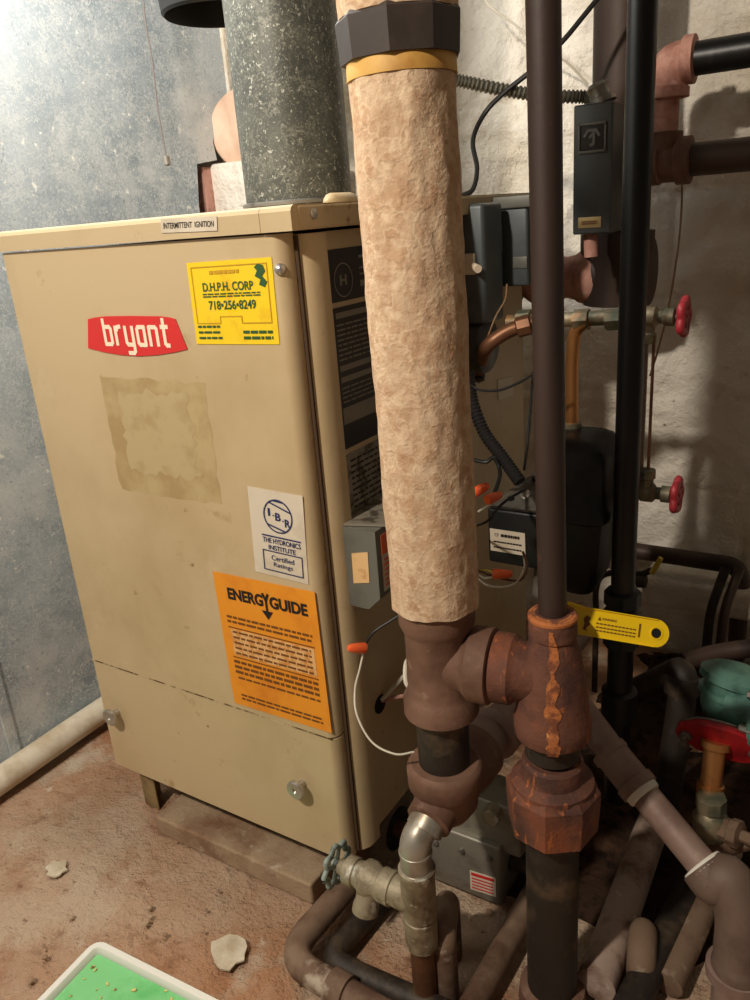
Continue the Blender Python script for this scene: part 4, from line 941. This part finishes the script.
# low wall pipe with drop
YV = .82
bm = new(); a = on(600, 546, 1, YV); b = on(742, 566, 1, YV); a.z = b.z = (a.z + b.z) / 2
sweep(bm, rounded([a - Vector((.1, 0, 0)), Vector((b.x, YV, b.z)), Vector((b.x + .005, YV, .0))], .03, 8), .0165, 20)
lathe(bm, a, (1, 0, 0), [(0, .017), (.001, .021), (.04, .021), (.041, .017)], 20)
tag(obj('low_wall_pipe', bm, 'brown_pipe'), 'brown pipe running low along the wall then dropping at right edge', 'pipe')
for i, (px, pm) in enumerate(((708, 'dirty_pipe'), (722, 'brown_pipe'))):
    bm = new(); c = on(px, 600, 1, .70); sweep(bm, rounded([(c.x, .70, 0), (c.x + .005, .70, c.z - .02), (c.x + .02, .74, c.z + .05)], .03), .0085, 14)
    tag(obj('thin_pipe', bm, pm), ('thin dark vertical pipe, left of the pair by the right wall', 'thin brown vertical pipe, right of the pair by the right wall')[i], 'pipe')
# small yellow lever valve
sv = thing('lever_valve', 'tiny valve with yellow lever on the thin pipe behind black pipe', 'valve', on(650, 570, 1, .7))
bm = new(); sweep(bm, spline([Vector((on(596, 620, 1, .70).x, .70, .0)), on(596, 620, 1, .70), on(596, 590, 1, .70), on(602, 576, 1, .70), on(620, 572, 1, .70), on(640, 574, 1, .70), on(652, 570, 1, .70)], 8), .006, 12)
lathe(bm, on(636, 580, 1, .70), (1, 0, .1), [(0, .008), (.002, .014), (.018, .014), (.02, .008)], 12); obj('valve_body', bm, 'dirty_pipe', sv)
bm = new(); cyl(bm, on(652, 573, 1, .69), on(661, 558, 1, .69), .0055, 12, .0045); obj('lever', bm, 'wire_yellow', sv)

# ================================================================== DIAGONAL PIPE LOWER RIGHT
dp = thing('diagonal_pipe', 'grey-pink pipe sloping down to a large elbow at lower right', 'pipe', D(640, 790, 1.0))
q0 = D(566, 690, 1.10); q1 = D(634, 782, 1.0); q2 = D(722, 890, .915); q3 = D(737, 935, .91); q4 = Vector((q3.x - .004, q3.y, 0.0))
dd = (q2 - q1).normalized()
bm = new(); cyl(bm, q0, q1, .0195, 26); cyl(bm, q1, D(705, 868, .928), .0185, 26); obj('pipe', bm, 'pinkpipe', dp)
bm = new(); L0 = q1 - dd * .050; lathe(bm, L0, dd, [(0, .0195), (.001, .0240), (.010, .0245), (.012, .0225), (.048, .0225), (.049, .0250), (.062, .0250), (.063, .019)], 28); obj('coupling', bm, 'pinkpipe', dp)
bm = new(); lathe(bm, q1 + dd * .010, dd, [(0, .0185), (.001, .0225), (.010, .0215), (.012, .0185)], 28); obj('thread_tape', bm, 'tape', dp)
e0 = D(703, 866, .93); e1 = D(742, 900, .90)
bm = new(); pe = [e0, e0 + dd * .020, D(728, 880, .91), D(740, 915, .905), D(739, 950, .91), D(737, 975, .915)]
sweep(bm, spline(pe, 8), .028, 30, rf=lambda t, i: .0275 if t < .9 else .029)
obj('elbow', bm, 'elbow_brown', dp)
bm = new(); lathe(bm, e0 - dd * .004, dd, [(0, .0185), (.001, .0245), (.008, .0275), (.010, .02)], 28); obj('thread_tape', bm, 'tape', dp)
eb = D(737, 965, .915); bm = new(); lathe(bm, eb, (0, 0, -1), [(0, .028), (.002, .0335), (.016, .0335), (.018, .026)], 28); cyl(bm, eb, Vector((eb.x, eb.y, -.01)), .0245, 26)
obj('lower_pipe', bm, 'pinkpipe', dp)

# ================================================================== CIRCULATOR
pu = thing('circulator_pump', 'green circulator pump with red flange at the right edge', 'pump', D(725, 735, 1.12))
pc_ = D(728, 700, 1.12); 
bm = new(); lathe(bm, pc_ + Vector((-.0, -.0, -.035)), (.12, .25, 1), [(0, .026), (.006, .034), (.02, .040), (.036, .042), (.038, .047), (.046, .047), (.048, .041), (.058, .041), (.062, .050), (.072, .050), (.078, .040), (.084, .020)], 32)
lathe(bm, pc_ + Vector((.01, -.01, 0)), (1, -.35, .1), [(0, .034), (.04, .036), (.042, .050), (.052, .050), (.056, .042), (.12, .042), (.13, .034)], 32)
obj('volute', bm, 'pump_green', pu)
for k in range(6):
    a_, b_, d_ = frame((1, -.35, .1)); bm = new(); t = k * math.pi / 3
    lathe(bm, pc_ + Vector((.01, -.01, 0)) + d_ * .036 + (a_ * math.cos(t) + b_ * math.sin(t)) * .045, -d_, [(-.018, .006), (.004, .006), (.006, .004)], 6); obj('bolt', bm, 'zinc', pu)
fn = Vector((-.05, -.90, -.34)).normalized(); fa = Vector((1, .1, .08)); fa = (fa - fn * fa.dot(fn)).normalized(); fb = fn.cross(fa)
fc = D(722, 738, 1.09); bm = new(); pts = []
for k in range(32):
    t = 2 * math.pi * k / 32; rx = .062 * abs(math.cos(t)) ** 1.0; 
    pts.append(fc + fa * .060 * math.cos(t) + fb * (.034 * math.sin(t) * (1 if abs(math.cos(t)) < .6 else .85)))
prism(bm, pts, fn * .010); fo = obj('flange', bm, 'pump_red', pu)
bm = new(); prism(bm, [p - fn * .004 for p in pts], fn * .003); obj('gasket', bm, 'zinc', pu)
for s_ in (-1, 1):
    bm = new(); lathe(bm, fc + fa * .045 * s_ + fn * .008, fn, [(0, .009), (.007, .009), (.008, .005), (.014, .005)], 6); obj('bolt', bm, 'zinc', fo)
bm = new(); lathe(bm, fc + fn * .006 - fa * .006, (.0, -.30, -1), [(0, .020), (.010, .020), (.012, .0145), (.062, .0145), (.063, .018), (.085, .018), (.087, .013)], 24)
lab(obj('copper_nipple', bm, 'copper_clean', pu), 'shiny copper nipple')
bv = thing('brass_valve', 'grimy brass valve body below the circulator pump', 'valve', D(712, 815, 1.08))
bm = new(); c = D(711, 808, 1.08); lathe(bm, c, (.05, 0, -1), [(-.02, .013), (-.018, .020), (.0, .020), (.004, .016), (.014, .024), (.04, .024), (.05, .016), (.054, .020), (.075, .020), (.077, .014), (.2, .014)], 8)
obj('body', bm, 'verdigris', bv)
bm = new(); lathe(bm, c + Vector((0, 0, -.026)), (1, -.3, .15), [(0, .016), (.028, .016), (.030, .019), (.042, .019), (.044, .008), (.07, .008)], 8); obj('bonnet', bm, 'floorpipe', bv)
bm = new(); pe = rounded([D(748, 835, 1.08), D(722, 842, 1.09), D(704, 852, 1.10), D(700, 900, 1.13)], .05, 8); sweep(bm, pe, .019, 20); tag(obj('pipe_elbow', bm, 'floorpipe'), 'dusty elbow below the grimy brass valve', 'pipe')
# dark return pipe with elbow left of the pump
bm = new(); pe = rounded([D(628, 694, 1.35), D(655, 682, 1.3), D(684, 668, 1.22), D(682, 700, 1.22), D(668, 790, 1.25), D(660, 840, 1.27)], .06, 10); sweep(bm, pe, .021, 24)
lathe(bm, D(683, 668, 1.22), D(680, 715, 1.23) - D(683, 668, 1.22), [(.012, .021), (.014, .026), (.04, .026), (.042, .021)], 24)
tag(obj('return_pipe', bm, 'dirty_pipe'), 'dark grimy pipe with elbow standing left of the green pump', 'pipe')
bm = new(); pe = rounded([D(684, 662, 1.30), D(720, 652, 1.30), D(770, 646, 1.28)], .04, 8); sweep(bm, pe, .015, 20); tag(obj('branch_pipe', bm, 'brown_pipe'), 'brown branch pipe passing behind the green pump', 'pipe')
# masonry ledge low on the wall
bm = new(); box(bm, (.44, .84, .20), (.5, .10, .06), .01)
for v_ in bm.verts: v_.co += Vector((0, .006 * noise.noise(v_.co * 14), .006 * noise.noise(v_.co * 17)))
struct(obj('trim_1', bm, 'wall'))

# ================================================================== FLOOR ITEMS
tr = thing('glue_tray', 'white plastic tray holding green gel in the lower left corner', 'tray', on(97, 960, 2, .0))
c0 = on(97, 938, 2, .022); ex = (on(222, 1001, 2, .022) - c0).normalized(); ey = (on(30, 1001, 2, .022) - c0); ey = (ey - ex * ey.dot(ex)).normalized()
def tray_ring(i0, z): 
    Lx, Ly, r = .34, .26, .018; out = []
    for (cx_, cy_, t0) in ((Lx - r, r, -90), (Lx - r, Ly - r, 0), (r, Ly - r, 90), (r, r, 180)):
        for k in range(7):
            t = math.radians(t0 + 15 * k); out.append(Vector((c0.x, c0.y, z)) + ex * (cx_ + (r - i0) * math.cos(t)) + ey * (cy_ + (r - i0) * math.sin(t)))
    return out
bm = new(); loft_r = [tray_ring(.006, .003), tray_ring(.003, .004), tray_ring(.000, .020), tray_ring(.001, .0225), tray_ring(.009, .0225), tray_ring(.0105, .021), tray_ring(.0125, .010)]
Rv = [[bm.verts.new(p) for p in r] for r in loft_r]; n = len(Rv[0])
for i in range(len(Rv) - 1):
    for k in range(n): bm.faces.new((Rv[i][k], Rv[i][(k + 1) % n], Rv[i + 1][(k + 1) % n], Rv[i + 1][k]))
bm.faces.new(Rv[0]); bm.faces.new(Rv[-1]); obj('tray_shell', bm, 'tray', tr)
bm = new(); prism(bm, tray_ring(.0135, .0105), (0, 0, .003)); obj('gel', bm, 'glue_green', tr)
rd = random.Random(4); bm = new()
for k in range(34):
    a_ = rd.uniform(.02, .26); b_ = abs(rd.gauss(.035, .03)) + .016; s_ = rd.uniform(.0012, .0032)
    p = Vector((c0.x, c0.y, .0145)) + ex * a_ + ey * b_; r_ = bmesh.ops.create_icosphere(bm, subdivisions=1, radius=s_)['verts']
    bmesh.ops.transform(bm, matrix=Matrix.Translation(p) @ Matrix.Rotation(rd.uniform(0, 3), 4, 'Z') @ Matrix.Diagonal((1.5, .8, .6, 1)), verts=r_)
cr = obj('crumbs', bm, 'crumb'); cr['kind'] = 'stuff'; tag(cr, 'pale crumbs and bits stuck on the green gel', 'crumbs')
def added_mound():  # dark mound added so the floor behind the pipes comes out darker
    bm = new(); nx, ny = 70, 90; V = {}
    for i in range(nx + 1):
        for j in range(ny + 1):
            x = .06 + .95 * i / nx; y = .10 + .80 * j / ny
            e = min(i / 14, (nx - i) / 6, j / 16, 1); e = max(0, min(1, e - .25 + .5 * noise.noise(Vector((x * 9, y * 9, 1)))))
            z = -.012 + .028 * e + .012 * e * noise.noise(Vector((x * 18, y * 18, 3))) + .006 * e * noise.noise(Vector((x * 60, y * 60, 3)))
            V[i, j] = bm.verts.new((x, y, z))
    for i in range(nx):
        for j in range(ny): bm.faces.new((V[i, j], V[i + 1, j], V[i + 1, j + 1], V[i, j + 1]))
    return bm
dt = tag(obj('dirt', added_mound(), 'dirt', ang=180), 'dark loose soil heaped under the pipes by the back wall', 'soil'); dt['kind'] = 'stuff'
# paint chips on the floor
for (px, py, rx, lb_) in ((57, 869, .020, 'small grey-white flake on the floor beside the boiler leg'), (229, 952, .030, 'large pale paint flake on the floor near the concrete block'), (205, 930, .0, '')):
    if not rx: continue
    p = on(px, py, 2, .003); bm = new(); rd = random.Random(px); pts = []
    for k in range(14):
        t = 2 * math.pi * k / 14; r_ = rx * rd.uniform(.68, 1.15); pts.append(Vector((p.x + r_ * math.cos(t), p.y + r_ * .85 * math.sin(t), .001)))
    prism(bm, pts, (0, 0, .0028)); tag(obj('paint_flake', bm, 'chip', smooth=False), lb_, 'flake')
rd = random.Random(11)
for k in range(14):
    p = on(rd.uniform(20, 300), rd.uniform(850, 985), 2, 0); s_ = rd.uniform(.002, .0055); bm = new()
    r_ = bmesh.ops.create_icosphere(bm, subdivisions=2, radius=s_)['verts']
    for v_ in r_: v_.co = v_.co * (1 + .35 * noise.noise(v_.co * 300 + Vector((k, 0, 0)))); v_.co.z *= .6
    bmesh.ops.transform(bm, matrix=Matrix.Translation(Vector((p.x, p.y, .002 + s_ * .4))), verts=r_)
    tag(obj('pebble', bm, 'concrete_block'), 'tiny brown crumb of rubble on the dusty floor', 'pebble', 'rubble crumbs on the floor')
